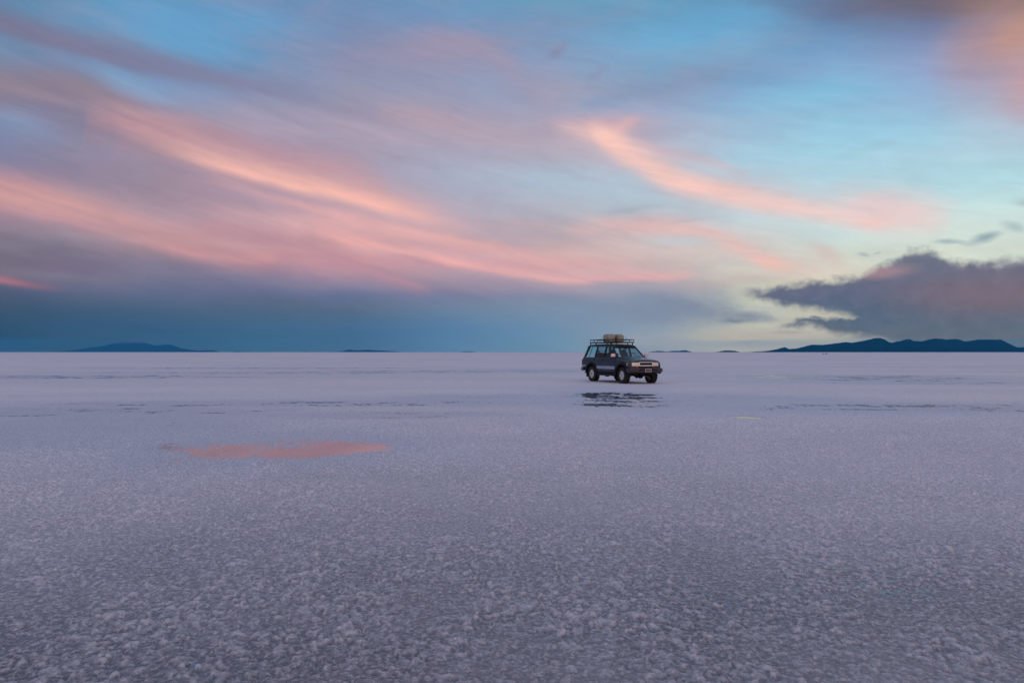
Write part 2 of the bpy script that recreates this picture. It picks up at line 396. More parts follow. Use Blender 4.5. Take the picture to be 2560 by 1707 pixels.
# ---------------------------------------------------------------- materials
def mat(name, base=(0.5, 0.5, 0.5), rough=0.6, metal=0.0, coat=0.0, var=0.0, vscale=20.0, bump=0.0, bscale=60.0, base2=None, spec=0.5):
    m = bpy.data.materials.new(name)
    m.use_nodes = True
    B = NB(m.node_tree)
    out = B.node('ShaderNodeOutputMaterial')
    p = B.node('ShaderNodeBsdfPrincipled')
    B.l.new(p.outputs[0], out.inputs[0])
    p.inputs['Base Color'].default_value = (*base, 1)
    p.inputs['Roughness'].default_value = rough
    p.inputs['Metallic'].default_value = metal
    p.inputs['Coat Weight'].default_value = coat
    p.inputs['Coat Roughness'].default_value = 0.15
    p.inputs['Specular IOR Level'].default_value = spec
    tc = B.node('ShaderNodeTexCoord').outputs['Object']
    if var > 0 or base2:
        n = B.noise(tc, vscale, 5.0, 0.6)
        b2 = base2 or tuple(min(1, c * (1 + var)) for c in base)
        b1 = base if base2 else tuple(c * (1 - var) for c in base)
        B.put(p.inputs['Base Color'], B.mix(B.rng(n, 0.3, 0.7), (*b1, 1), (*b2, 1)))
        B.put(p.inputs['Roughness'], B.rng(n, 0.3, 0.7, rough * 0.85, min(1, rough * 1.15)))
    if bump > 0:
        bn = B.node('ShaderNodeBump'); bn.inputs['Strength'].default_value = bump; bn.inputs['Distance'].default_value = 0.01
        B.put(bn.inputs['Height'], B.noise(tc, bscale, 4.0, 0.6))
        B.l.new(bn.outputs[0], p.inputs['Normal'])
    return m


# ---------------------------------------------------------------- numpy noise
def _h(ix, iy, s):
    v = (ix.astype(np.int64) * 374761393 + iy.astype(np.int64) * 668265263 + s * 1442695041) & 0xFFFFFFFF
    v = ((v ^ (v >> 13)) * 1274126177) & 0xFFFFFFFF
    v = (v ^ (v >> 16)) & 0xFFFFFF
    return v.astype(np.float32) / 16777215.0


def vnoise(x, y, s=0):
    ix = np.floor(x); iy = np.floor(y)
    fx = (x - ix).astype(np.float32); fy = (y - iy).astype(np.float32)
    fx = fx * fx * (3 - 2 * fx); fy = fy * fy * (3 - 2 * fy)
    p = _h(ix, iy, s); q = _h(ix + 1, iy, s); r = _h(ix, iy + 1, s); w = _h(ix + 1, iy + 1, s)
    return (p * (1 - fx) + q * fx) * (1 - fy) + (r * (1 - fx) + w * fx) * fy


def fbm(x, y, s=0, o=4, g=0.5):
    v = 0; am = 1; tot = 0
    for k in range(o):
        v = v + am * vnoise(x * 2 ** k + 17.3 * k, y * 2 ** k - 9.1 * k, s + k)
        tot += am; am *= g
    return v / tot


def clumps(x, y, cell, s, lo=0.35, hi=0.75, dens=1.0):
    gx = x / cell; gy = y / cell
    ix = np.floor(gx); iy = np.floor(gy)
    best = np.zeros_like(gx, dtype=np.float32)
    for i in (-1, 0, 1):
        for j in (-1, 0, 1):
            cx = ix + i; cy = iy + j
            px = cx + _h(cx, cy, s); py = cy + _h(cx, cy, s + 1)
            rr = lo + (hi - lo) * _h(cx, cy, s + 2)
            hh = (0.35 + 0.65 * _h(cx, cy, s + 3)) * (_h(cx, cy, s + 4) < dens)
            q = ((gx - px) ** 2 + (gy - py) ** 2) / rr ** 2
            best = np.maximum(best, hh * np.clip(1 - q, 0, None) ** 0.6)
    return best


def smooth(v, a, b):
    q = np.clip((v - a) / (b - a), 0, 1)
    return q * q * (3 - 2 * q)


# ---------------------------------------------------------------- salt flat: one sheet to the horizon, finer near the viewer
# shallow hollows that hold brine: centre x, centre y, radius x, radius y, depth
# centre x, centre y, radius x, radius y, level, unevenness, crystal cover
HOLLOWS = [(-3.95, 11.5, 2.2, 2.1, -0.0012, 0.012, 0.36), (-2.85, 11.1, 1.0, 0.8, -0.0036, 0.009, 0.14), (-5.3, 11.7, 1.0, 1.1, .0006, .012, .5),
           (3.65, 22.9, 2.8, 5.2, -0.0012, 0.020, 0.06), (7.5, 22.0, 3.4, 3.4, 0.0034, 0.020, 0.15), (-1.0, 22.6, 3.6, 2.6, 0.0030, 0.020, 0.15),
           (-5.5, 20.6, 9.5, 1.3, 0.0012, 0.018, 0.2), (-12.0, 17.8, 7.0, 1.6, 0.0012, 0.018, 0.3),
           (-3.2, 16.9, 3.4, 1.0, 0.0012, 0.018, 0.25), (-9.5, 14.0, 4.4, 3.0, 0.0036, 0.018, 0.45), (11.5, 19.2, 6.5, 1.8, 0.0012, 0.020, 0.2),
           (21.0, 41.0, 9.0, 6.0, 0.0014, 0.026, 0.1), (24.0, 34.0, 9.0, 1.5, 0.002, 0.024, 0.1),
           (-26.0, 43.0, 11.0, 3.6, 0.0016, 0.020, 0.08), (-15.0, 51.0, 10.0, 3.6, 0.0016, 0.020, 0.08), (-2.0, 55.0, 15.0, 4.0, 0.0016, 0.020, 0.08),
           (-28.0, 52.0, 9.0, 1.1, 0.0016, 0.020, 0.08), (5.0, 60.0, 9.0, 3.5, 0.0016, 0.020, 0.08), (-24.0, 66.0, 17.0, 3.4, 0.0016, 0.020, 0.08),
           (-22.0, 84.0, 12.0, 1.6, 0.0016, 0.018, 0.08), (40.0, 70.0, 18.0, 1.6, 0.0016, 0.020, 0.08), (1.6, 9.0, .5, .22, -0.001, .008, .2),
           (5.6, 16.3, .42, .42, -0.002, .010, .2)]


def terrain(x, y):
    d = np.sqrt(x * x + y * y)
    big = fbm(x / 9.0, y / 7.0, 40, 3)
    mid = fbm(x / 1.3, y / 1.1, 50, 4)
    fine = 0.62 * fbm(x / 0.95, y / 0.50, 55, 3) + 0.38 * fbm(x / 0.09, y / 0.30, 56, 3)
    crust = 0.001 + 0.015 * smooth(y, 8.0, 22.0)
    base = crust + (big - 0.5) * 0.005 + (mid - 0.5) * 0.009 + 0.0025
    cover = np.ones_like(x)
    damp = np.zeros_like(x)
    # wheel ground: firm and even
    for cx, cy, rx, ry, lev, amp, cf in HOLLOWS:
        wob = 0.7 * (fbm(x / (0.5 * ry + .2), y / (0.4 * ry + .2), 60 + int(cx), 4) - 0.5)
        q = np.sqrt(((x - cx) / rx) ** 2 + ((y - cy) / ry) ** 2) + wob
        m = smooth(q, 1.15, 0.62)
        damp = np.maximum(damp, smooth(q, 1.75, 0.6) * (0.25 if ry < 0.5 else 1.0))
        tilt = 0.0030 * (y - cy) if 10 < cy < 12 else 0.0
        base = base * (1 - m) + m * (lev + tilt + amp * (fine - 0.5))
        cover = np.minimum(cover, 1 - m * (1 - cf))
    wx = x + 0.05 * (vnoise(x * 14, y * 10, 5) - 0.5) + 0.035 * (vnoise(x * 45, y * 30, 7) - 0.5)
    wy = (y + 0.05 * (vnoise(x * 14, y * 10, 6) - 0.5) + 0.03 * (vnoise(x * 45, y * 30, 8) - 0.5)) / 1.35
    c0 = clumps(wx, wy, 0.045, 31, 0.34, 0.74, dens=0.66)
    c1 = clumps(wx, wy, 0.027, 11, 0.35, 0.75, dens=0.75)
    c2 = clumps(wx, wy, 0.085, 21, 0.25, 0.55, dens=0.25)
    var = smooth(fbm(x / 0.45, y / 0.6, 70, 4), 0.34, 0.62)
    near = smooth(d, 60, 20)
    h = (0.0150 * c0 ** 1.3 + 0.0115 * c1 * (0.5 + 0.5 * c0)) * (0.55 + 0.45 * var) + 0.012 * c2 * var
    h = h + (fbm(x * 60, y * 45, 80, 3) - 0.5) * 0.010 * (0.4 + 0.6 * var)
    firm = smooth(np.sqrt(((x - 5.6) / 3.6) ** 2 + ((y - 34.6) / 4.2) ** 2), 0.8, 1.3)
    z = base + h * cover * (0.30 + 0.70 * near) * (0.25 + 0.75 * firm)
    z = z * smooth(d, 140, 95) + smooth(d, 95, 140) * (0.02 + 0.02 * (big - .5))
    return z, damp


def rings():
    r = [0.0, 0.6, 1.2, 1.8]
    v = 2.3
    while v < 30000:
        r.append(v)
        v *= 1.0018 if v < 6 else 1.0018 if v < 14 else 1.0027 if v < 60 else 1.012 if v < 200 else 1.06
    r.append(30000.0)
    return np.array(r[1:])


rr = rings()
th_f = np.arange(-0.70, 0.70, 0.00155)
th_b = np.linspace(0.70, 2 * PI - 0.70, 80)[:-1]
th = np.concatenate([th_f, th_b])
nr, nt = len(rr), len(th)
Rg, Tg = np.meshgrid(rr, th, indexing='ij')
gx = (Rg * np.sin(Tg)).ravel(); gy = (Rg * np.cos(Tg)).ravel()
gz, gdamp = terrain(gx, gy)
gx = np.concatenate([gx, [0.0]]); gy = np.concatenate([gy, [0.0]]); gz = np.concatenate([gz, [0.0]]); gdamp = np.concatenate([gdamp, [0.0]])
co = np.stack([gx, gy, gz], 1).astype(np.float32)
ii = np.arange(nr - 1)[:, None] * nt + np.arange(nt)[None, :]
jj = np.arange(nr - 1)[:, None] * nt + (np.arange(nt)[None, :] + 1) % nt
quads = np.stack([ii, jj, jj + nt, ii + nt], -1).reshape(-1, 4)
tri = np.stack([np.full(nt, nr * nt), (np.arange(nt) + 1) % nt, np.arange(nt)], 1)
me = bpy.data.meshes.new('salt_flat')
nq, ntr = len(quads), len(tri)
me.vertices.add(len(co)); me.vertices.foreach_set('co', co.ravel())
loops = np.concatenate([quads[:, ::-1].ravel(), tri[:, ::-1].ravel()]).astype(np.int32)
me.loops.add(len(loops)); me.loops.foreach_set('vertex_index', loops)
me.polygons.add(nq + ntr)
starts = np.concatenate([np.arange(nq) * 4, nq * 4 + np.arange(ntr) * 3]).astype(np.int32)
me.polygons.foreach_set('loop_start', starts)
me.polygons.foreach_set('use_smooth', np.ones(nq + ntr, dtype=bool))
me.update(calc_edges=True)
me.validate()
att = me.attributes.new('damp', 'FLOAT', 'POINT')
att.data.foreach_set('value', gdamp.astype(np.float32))
ground = bpy.data.objects.new('ground', me)
COL.objects.link(ground)
ground['kind'] = 'structure'

gm = bpy.data.materials.new('salt_crust')
gm.use_nodes = True
G = NB(gm.node_tree)
out = G.node('ShaderNodeOutputMaterial')
pb = G.node('ShaderNodeBsdfPrincipled')
G.l.new(pb.outputs[0], out.inputs[0])
pos = G.node('ShaderNodeNewGeometry').outputs['Position']
px_, py_, pz_ = G.sep(pos)
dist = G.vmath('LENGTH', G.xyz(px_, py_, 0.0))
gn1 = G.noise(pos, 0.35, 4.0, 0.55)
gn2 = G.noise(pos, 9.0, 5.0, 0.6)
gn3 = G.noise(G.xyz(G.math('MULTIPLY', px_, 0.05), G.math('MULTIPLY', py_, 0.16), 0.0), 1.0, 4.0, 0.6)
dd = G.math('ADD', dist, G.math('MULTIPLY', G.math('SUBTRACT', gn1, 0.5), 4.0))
far_tone = G.rng(dd, 2.6, 11.0, 0.0, 1.0, 'SMOOTHSTEP')  # nearer salt is wetter; foreground dimming is also painted into the colour
hi = G.mix(far_tone, (0.43, 0.42, 0.445, 1), (0.65, 0.62, 0.64, 1))
lo = G.mix(far_tone, (0.030, 0.037, 0.050, 1), (0.40, 0.41, 0.45, 1))
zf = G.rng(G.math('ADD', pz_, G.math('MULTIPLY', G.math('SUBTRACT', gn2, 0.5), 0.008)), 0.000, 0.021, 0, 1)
colr = G.mix(zf, lo, hi)  # low salt is wet; crevice shade is painted into this mix too
datt = G.node('ShaderNodeAttribute'); datt.attribute_name = 'damp'
dampf = G.math('MULTIPLY', datt.outputs['Fac'], G.rng(gn1, 0.3, 0.7, 0.55, 1.0))
colr = G.mix(G.math('MULTIPLY', dampf, 0.72), colr, (0.33, 0.39, 0.50, 1))
cry = G.math('ADD', G.math('MULTIPLY', G.noise(pos, 34.0, 3.0, 0.7), 0.65), G.math('MULTIPLY', G.noise(pos, 95.0, 2.0, 0.7), 0.35))
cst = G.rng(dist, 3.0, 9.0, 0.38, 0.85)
colr = G.mix(G.math('MULTIPLY', G.rng(cry, 0.50, 0.60), cst), colr, G.mix(far_tone, (0.72, 0.69, 0.72, 1), (0.84, 0.80, 0.84, 1)))
colr = G.mix(G.math('MULTIPLY', G.rng(cry, 0.49, 0.40), cst), colr, G.mix(far_tone, (0.12, 0.13, 0.16, 1), (0.24, 0.25, 0.29, 1)))
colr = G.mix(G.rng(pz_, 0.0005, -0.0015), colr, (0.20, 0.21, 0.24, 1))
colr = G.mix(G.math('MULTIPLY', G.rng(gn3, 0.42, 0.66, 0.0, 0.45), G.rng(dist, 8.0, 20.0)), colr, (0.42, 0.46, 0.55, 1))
gn4 = G.noise(G.xyz(G.math('MULTIPLY', px_, 0.012), G.math('MULTIPLY', py_, 0.03), 3.0), 1.0, 6.0, 0.65)
colr = G.mix(G.rng(gn4, 0.45, 0.62, 0.0, 0.35), colr, (0.52, 0.48, 0.52, 1))
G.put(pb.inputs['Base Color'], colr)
G.put(pb.inputs['Roughness'], G.math('SUBTRACT', G.rng(far_tone, 0, 1, 0.40, 0.75), G.math('MULTIPLY', dampf, 0.30)))
pb.inputs['Specular IOR Level'].default_value = 0.5
bnode = G.node('ShaderNodeBump')
bnode.inputs['Strength'].default_value = 0.6
bnode.inputs['Distance'].default_value = 0.006
G.put(bnode.inputs['Height'], G.noise(pos, 120.0, 4.0, 0.65))
G.l.new(bnode.outputs[0], pb.inputs['Normal'])
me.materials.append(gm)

# brine standing in the hollows and between the crystals
wm = bpy.data.materials.new('brine')
wm.use_nodes = True
Q = NB(wm.node_tree)
out = Q.node('ShaderNodeOutputMaterial')
tr = Q.node('ShaderNodeBsdfTransparent'); tr.inputs[0].default_value = (0.86, 0.90, 0.95, 1)
gl = Q.node('ShaderNodeBsdfGlossy'); gl.inputs['Roughness'].default_value = 0.03
lwq = Q.node('ShaderNodeLayerWeight')
frq = Q.math('ADD', 0.022, Q.math('MULTIPLY', Q.math('POWER', lwq.outputs['Facing'], 3.8), 0.978))
qb = Q.node('ShaderNodeBump'); qb.inputs['Strength'].default_value = 0.06; qb.inputs['Distance'].default_value = 0.002
Q.put(qb.inputs['Height'], Q.noise(Q.node('ShaderNodeNewGeometry').outputs['Position'], 14.0, 3.0, 0.5))
Q.l.new(qb.outputs[0], gl.inputs['Normal'])
mx = Q.node('ShaderNodeMixShader')
Q.l.new(frq, mx.inputs[0]); Q.l.new(tr.outputs[0], mx.inputs[1]); Q.l.new(gl.outputs[0], mx.inputs[2])
Q.l.new(mx.outputs[0], out.inputs[0])
bm = bmesh.new()
vs = [bm.verts.new(p) for p in ((-130, 0.0, 0), (130, 0.0, 0), (130, 130, 0), (-130, 130, 0))]
bm.faces.new(vs)
wmesh = bpy.data.meshes.new('water'); bm.to_mesh(wmesh); bm.free()
wmesh.materials.append(wm)
water = bpy.data.objects.new('water', wmesh)
COL.objects.link(water)
water['kind'] = 'structure'


# ---------------------------------------------------------------- far mountains and islands
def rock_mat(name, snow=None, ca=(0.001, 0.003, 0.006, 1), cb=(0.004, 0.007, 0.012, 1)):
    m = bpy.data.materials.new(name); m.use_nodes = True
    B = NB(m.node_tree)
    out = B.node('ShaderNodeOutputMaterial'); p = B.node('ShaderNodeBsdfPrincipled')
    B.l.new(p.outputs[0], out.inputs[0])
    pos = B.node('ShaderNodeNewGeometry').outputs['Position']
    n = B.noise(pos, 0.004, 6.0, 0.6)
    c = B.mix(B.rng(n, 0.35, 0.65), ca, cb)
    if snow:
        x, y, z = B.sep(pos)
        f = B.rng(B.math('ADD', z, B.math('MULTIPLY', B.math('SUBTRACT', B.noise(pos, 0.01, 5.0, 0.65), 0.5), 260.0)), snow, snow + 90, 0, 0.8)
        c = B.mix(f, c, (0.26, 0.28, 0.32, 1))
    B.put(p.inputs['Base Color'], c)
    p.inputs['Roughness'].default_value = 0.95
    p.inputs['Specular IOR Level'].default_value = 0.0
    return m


rock = rock_mat('dark_rock')
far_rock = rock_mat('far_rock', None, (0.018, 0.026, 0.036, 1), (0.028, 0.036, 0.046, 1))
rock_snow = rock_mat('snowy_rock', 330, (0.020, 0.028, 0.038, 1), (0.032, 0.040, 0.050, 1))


def ridge(name, pts, D, depth, material, seed, rough=1.0):
    """pts = (photo column, height above the horizon in photo px) of the skyline, at distance D"""
    xs = np.array([p[0] for p in pts], float); hs = np.array([p[1] for p in pts], float)
    X = np.arange(xs[0], xs[-1] + 0.1, 1.0)
    H = np.interp(X, xs, hs)
    k = np.array([1, 2, 3, 2, 1.0]); k /= k.sum()
    Hs = np.convolve(np.pad(H, 2, mode='edge'), k, 'valid')
    H = 0.6 * Hs + 0.4 * H
    H = H * (1 + 0.05 * rough * (fbm(X / 9.0, X * 0, seed, 3) - 0.5))
    rows = np.linspace(-1, 1, 33)
    V = []
    for rw in rows:
        dist = D + rw * depth
        u = (X - 1280) / FPX
        x = u * dist; y = np.full_like(x, dist)
        zr = H / FPX * D
        n = fbm(x / (depth * .25), y / (depth * .25), seed + 9, 4)
        prof = np.clip(1 - abs(rw) ** 1.3, 0, 1)
        z = zr * prof * (1 if abs(rw) < .02 else (0.72 + 0.5 * (n - .25)) if abs(rw) < 1 else 1)
        z = np.minimum(z, zr * (dist / D) * 0.985) if rw > .02 or rw < -.02 else z
        V.append(np.stack([x, y, z - (3.0 if abs(rw) > .99 else 0)], 1))
    V = np.concatenate(V)
    n = len(X)
    F = [(r * n + i, r * n + i + 1, (r + 1) * n + i + 1, (r + 1) * n + i) for r in range(len(rows) - 1) for i in range(n - 1)]
    me = bpy.data.meshes.new(name)
    me.from_pydata(V.tolist(), [], F)
    me.polygons.foreach_set('use_smooth', np.ones(len(F), dtype=bool))
    me.materials.append(material)
    o = bpy.data.objects.new(name, me)
    COL.objects.link(o)
    o['kind'] = 'structure'
    return o


ridge('mountain_range', [(1868, -.2), (1890, 1.5), (1905, 2), (1920, 3.5), (1940, 7), (1955, 11), (1963, 12.5), (1972, 8), (1990, 9), (2010, 14),
                         (2030, 19), (2045, 18.5), (2060, 18), (2080, 21), (2100, 23.5), (2115, 25), (2130, 23.5), (2150, 27), (2170, 31),
                         (2185, 34.5), (2200, 35.5), (2212, 32), (2222, 25), (2230, 24), (2250, 28), (2265, 32), (2275, 33), (2284, 28), (2298, 27.5), (2304, 27),
                         (2320, 31), (2338, 34), (2350, 33.5), (2365, 31.5), (2386, 33), (2400, 31.5), (2411, 27), (2430, 29), (2445, 31.5), (2480, 31),
                         (2500, 32), (2512, 27), (2528, 19), (2543, 12.5), (2552, 12), (2570, 14), (2620, 20), (2700, 24), (2800, 14), (2900, 0)],
      12500, 1500, rock, 3)
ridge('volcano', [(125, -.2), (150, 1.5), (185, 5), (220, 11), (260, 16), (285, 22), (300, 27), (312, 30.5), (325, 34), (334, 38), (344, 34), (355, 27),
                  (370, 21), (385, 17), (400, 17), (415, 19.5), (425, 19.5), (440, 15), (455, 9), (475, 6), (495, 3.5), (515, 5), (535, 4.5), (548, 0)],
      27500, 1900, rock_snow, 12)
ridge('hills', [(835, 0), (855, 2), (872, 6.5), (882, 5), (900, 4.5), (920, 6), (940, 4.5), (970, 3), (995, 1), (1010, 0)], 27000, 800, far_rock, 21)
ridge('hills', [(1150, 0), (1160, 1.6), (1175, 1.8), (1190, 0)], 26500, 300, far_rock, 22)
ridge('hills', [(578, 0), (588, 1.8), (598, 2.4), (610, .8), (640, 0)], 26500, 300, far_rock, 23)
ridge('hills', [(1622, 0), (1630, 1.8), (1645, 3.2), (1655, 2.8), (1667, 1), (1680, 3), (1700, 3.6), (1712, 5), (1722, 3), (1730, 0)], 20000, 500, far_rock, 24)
ridge('island', [(1790, 0), (1800, 2.2), (1812, 4.4), (1825, 4.2), (1838, 3.4), (1846, 1), (1852, 0)], 12500, 250, rock, 25)


# ---------------------------------------------------------------- mesh builder
class MB:
    def __init__(s):
        s.bm = bmesh.new()

    def box(s, c, size, rot=None, taper=None):
        hx, hy, hz = size[0] / 2, size[1] / 2, size[2] / 2
        vs = []
        for sz in (-1, 1):
            for sx, sy in ((-1, -1), (1, -1), (1, 1), (-1, 1)):
                v = Vector((sx * hx, sy * hy, sz * hz))
                if taper and sz > 0:
                    v.x *= taper[0]; v.y *= taper[1]
                if rot is not None:
                    v = rot @ v
                vs.append(s.bm.verts.new(v + Vector(c)))
        for f in ((3, 2, 1, 0), (4, 5, 6, 7), (0, 1, 5, 4), (1, 2, 6, 5), (2, 3, 7, 6), (3, 0, 4, 7)):
            s.bm.faces.new([vs[i] for i in f])
        return s

    def hexa(s, p):                 # 8 corners: four of the bottom, four of the top
        vs = [s.bm.verts.new(q) for q in p]
        for f in ((3, 2, 1, 0), (4, 5, 6, 7), (0, 1, 5, 4), (1, 2, 6, 5), (2, 3, 7, 6), (3, 0, 4, 7)):
            s.bm.faces.new([vs[i] for i in f])
        return s

    def tube(s, pts, r, n=8, closed=False):
        pts = [Vector(p) for p in pts]
        rings_ = []
        m = len(pts)
        for i, p in enumerate(pts):
            if closed:
                d = pts[(i + 1) % m] - pts[i - 1]
            else:
                d = pts[min(i + 1, m - 1)] - pts[max(i - 1, 0)]
            d.normalize()
            up = Vector((0, 0, 1)) if abs(d.z) < 0.9 else Vector((1, 0, 0))
            u = d.cross(up).normalized(); w = u.cross(d)
            rad = r[i] if isinstance(r, (list, tuple)) else r
            rings_.append([s.bm.verts.new(p + (u * math.cos(2 * PI * k / n) + w * math.sin(2 * PI * k / n)) * rad) for k in range(n)])
        for i in range(m if closed else m - 1):
            A, B = rings_[i], rings_[(i + 1) % m]
            for k in range(n):
                s.bm.faces.new([A[k], A[(k + 1) % n], B[(k + 1) % n], B[k]])
        if not closed:
            s.bm.faces.new(rings_[0][::-1]); s.bm.faces.new(rings_[-1])
        return s

    def lathe(s, prof, c=(0, 0, 0), n=32, axis='y'):
        """prof = (radius, offset along the axis)"""
        rs = []
        for r, o in prof:
            ring = []
            for k in range(n):
                an_ = 2 * PI * k / n
                if axis == 'y':
                    ring.append(s.bm.verts.new((c[0] + r * math.cos(an_), c[1] + o, c[2] + r * math.sin(an_))))
                else:
                    ring.append(s.bm.verts.new((c[0] + r * math.cos(an_), c[1] + r * math.sin(an_), c[2] + o)))
            rs.append(ring)
        for i in range(len(rs) - 1):
            for k in range(n):
                s.bm.faces.new([rs[i][k], rs[i][(k + 1) % n], rs[i + 1][(k + 1) % n], rs[i + 1][k]])
        return s

    def prism(s, poly, y0, y1):     # polygon in x,z pushed along y
        A = [s.bm.verts.new((p[0], y0, p[1])) for p in poly]
        B = [s.bm.verts.new((p[0], y1, p[1])) for p in poly]
        n = len(poly)
        for i in range(n):
            s.bm.faces.new([A[i], A[(i + 1) % n], B[(i + 1) % n], B[i]])
        s.bm.faces.new(A[::-1]); s.bm.faces.new(B)
        return s

    def layers(s, rows, caps=True):  # list of vertex rings with equal counts
        rs = [[s.bm.verts.new(p) for p in row] for row in rows]
        n = len(rows[0])
        for i in range(len(rs) - 1):
            for k in range(n):
                s.bm.faces.new([rs[i][k], rs[i][(k + 1) % n], rs[i + 1][(k + 1) % n], rs[i + 1][k]])
        if caps:
            s.bm.faces.new(rs[0][::-1]); s.bm.faces.new(rs[-1])
        return s

    def build(s, name, material, parent=None, bevel=0.0, smooth_=True, sub=0, angle=35, label=None):
        bmesh.ops.recalc_face_normals(s.bm, faces=s.bm.faces)
        if bevel:
            ed = [e for e in s.bm.edges if len(e.link_faces) == 2 and e.calc_face_angle(0) > R(28)]
            bmesh.ops.bevel(s.bm, geom=ed, offset=bevel, segments=2, affect='EDGES', profile=0.7, clamp_overlap=True)
        me = bpy.data.meshes.new(name)
        s.bm.to_mesh(me); s.bm.free()
        me.materials.append(material)
        if smooth_:
            me.polygons.foreach_set('use_smooth', [True] * len(me.polygons))
            me.set_sharp_from_angle(angle=R(angle))
        o = bpy.data.objects.new(name, me)
        COL.objects.link(o)
        if parent:
            o.parent = parent
        if sub:
            md = o.modifiers.new('sub', 'SUBSURF'); md.levels = sub; md.render_levels = sub
        if label:
            o['label'] = label
        return o


def thing(name, label, cat, loc=(0, 0, 0), rz=0.0, group=None):
    o = bpy.data.objects.new(name, None)
    COL.objects.link(o)
    o.location = loc
    o.rotation_euler = (0, 0, rz)
    o['label'] = label
    o['category'] = cat
    if group:
        o['group'] = group
    return o


# ---------------------------------------------------------------- the off-road car
M = {}
M['paint'] = mat('slate_paint', (0.010, 0.027, 0.045), 0.38, 0.3, 0.25, var=0.18, vscale=3.0)
M['paint_top'] = mat('roof_reflection_paint', (0.005, 0.009, 0.011), 0.5, 0.0, 0.1, var=0.2, vscale=4.0)  # body paint, with the roof's dark reflections put into the colour
M['hood'] = mat('hood_paint', (0.014, 0.028, 0.038), 0.36, 0.3, 0.35, var=0.25, vscale=3.0)
M['black'] = mat('black_plastic', (0.004, 0.004, 0.005), 0.7, spec=0.3, var=0.3, vscale=15)
M['bumper'] = mat('bumper_plastic', (0.030, 0.026, 0.030), 0.5, var=0.3, vscale=8)
M['rubber'] = mat('tyre_rubber', (0.010, 0.010, 0.010), 0.8, var=0.3, vscale=30)
M['alloy'] = mat('alloy', (0.66, 0.66, 0.64), 0.35, 0.3, var=0.15, vscale=20)
M['chrome'] = mat('chrome', (0.88, 0.84, 0.84), 0.3, 0.15, var=0.06)
M['silver'] = mat('silver_trim', (0.28, 0.34, 0.42), 0.4, 0.2, 0.3, var=0.12, vscale=5)
M['dark'] = mat('underbody', (0.006, 0.006, 0.007), 0.8, var=0.3, vscale=12)
M['seat'] = mat('seat_cloth', (0.020, 0.022, 0.026), 0.9, var=0.2)
M['warm_panel'] = mat('panel_warm_reflection', (0.20, 0.075, 0.055), 0.4, 0.2, 0.3, var=0.3, vscale=12)  # warm sky reflection on the panel, painted in as brown
M['indicator'] = mat('indicator_lens', (0.44, 0.36, 0.24), 0.2, 0.1, 0.6, var=0.1, vscale=30)
M['white'] = mat('white_plastic', (0.55, 0.52, 0.54), 0.4, var=0.08)
M['mirror'] = mat('mirror_shell', (0.62, 0.55, 0.60), 0.30, 0.6, var=0.06)
M['plate'] = mat('number_plate_face', (0.055, 0.030, 0.034), 0.4, 0.0, 0.2, base2=(0.13, 0.09, 0.09), vscale=26)
M['lens'] = mat('headlight_lens', (0.72, 0.68, 0.54), 0.16, 0.1, 0.8, var=0.25, vscale=18)
M['red'] = mat('tail_lens', (0.20, 0.012, 0.014), 0.25, 0.0, 0.6, var=0.1)
M['sticker'] = mat('sticker_paper', (0.62, 0.72, 0.74), 0.5, var=0.1, vscale=60)
M['sticker_blue'] = mat('sticker_blue', (0.22, 0.36, 0.55), 0.5, var=0.4, vscale=60)


def glass(name, tint, refl=0.04):
    m = bpy.data.materials.new(name); m.use_nodes = True
    B = NB(m.node_tree)
    out = B.node('ShaderNodeOutputMaterial')
    tr = B.node('ShaderNodeBsdfTransparent'); tr.inputs[0].default_value = (*tint, 1)
    n = B.noise(B.node('ShaderNodeTexCoord').outputs['Object'], 3.0, 3.0, 0.5)
    B.put(tr.inputs[0], B.mix(B.rng(n, 0.3, 0.7), (*tint, 1), (tint[0] * .93, tint[1] * .95, tint[2] * .96, 1)))
    gl = B.node('ShaderNodeBsdfGlossy'); gl.inputs['Roughness'].default_value = 0.03
    lw = B.node('ShaderNodeLayerWeight')
    fr = B.math('ADD', refl, B.math('MULTIPLY', B.math('POWER', lw.outputs['Facing'], 5.0), 1 - refl))
    mx = B.node('ShaderNodeMixShader')
    B.l.new(fr, mx.inputs[0]); B.l.new(tr.outputs[0], mx.inputs[1]); B.l.new(gl.outputs[0], mx.inputs[2])
    B.l.new(mx.outputs[0], out.inputs[0])
    return m


M['glass'] = glass('clear_glass', (0.84, 0.98, 0.98), 0.02)
M['tint'] = glass('tinted_glass', (0.62, 0.74, 0.78), 0.03)

CARX, CARY, PHI = 5.63, 35.2, R(66.0)
car = thing('off_road_car', 'dark slate blue off-road car with black flares and a roof rack, parked on the salt',
            'car', (CARX, CARY, 0.016), -PHI)
FA, RA = 1.47, -1.40          # axles
WR = 0.405                    # tyre radius


def arch(cx, r, z0, n=12, cz=0.43):
    a0 = math.asin((z0 - cz) / r)
    return [(cx + r * math.cos(a0 + (PI - 2 * a0) * k / n), cz + r * math.sin(a0 + (PI - 2 * a0) * k / n)) for k in range(n + 1)]


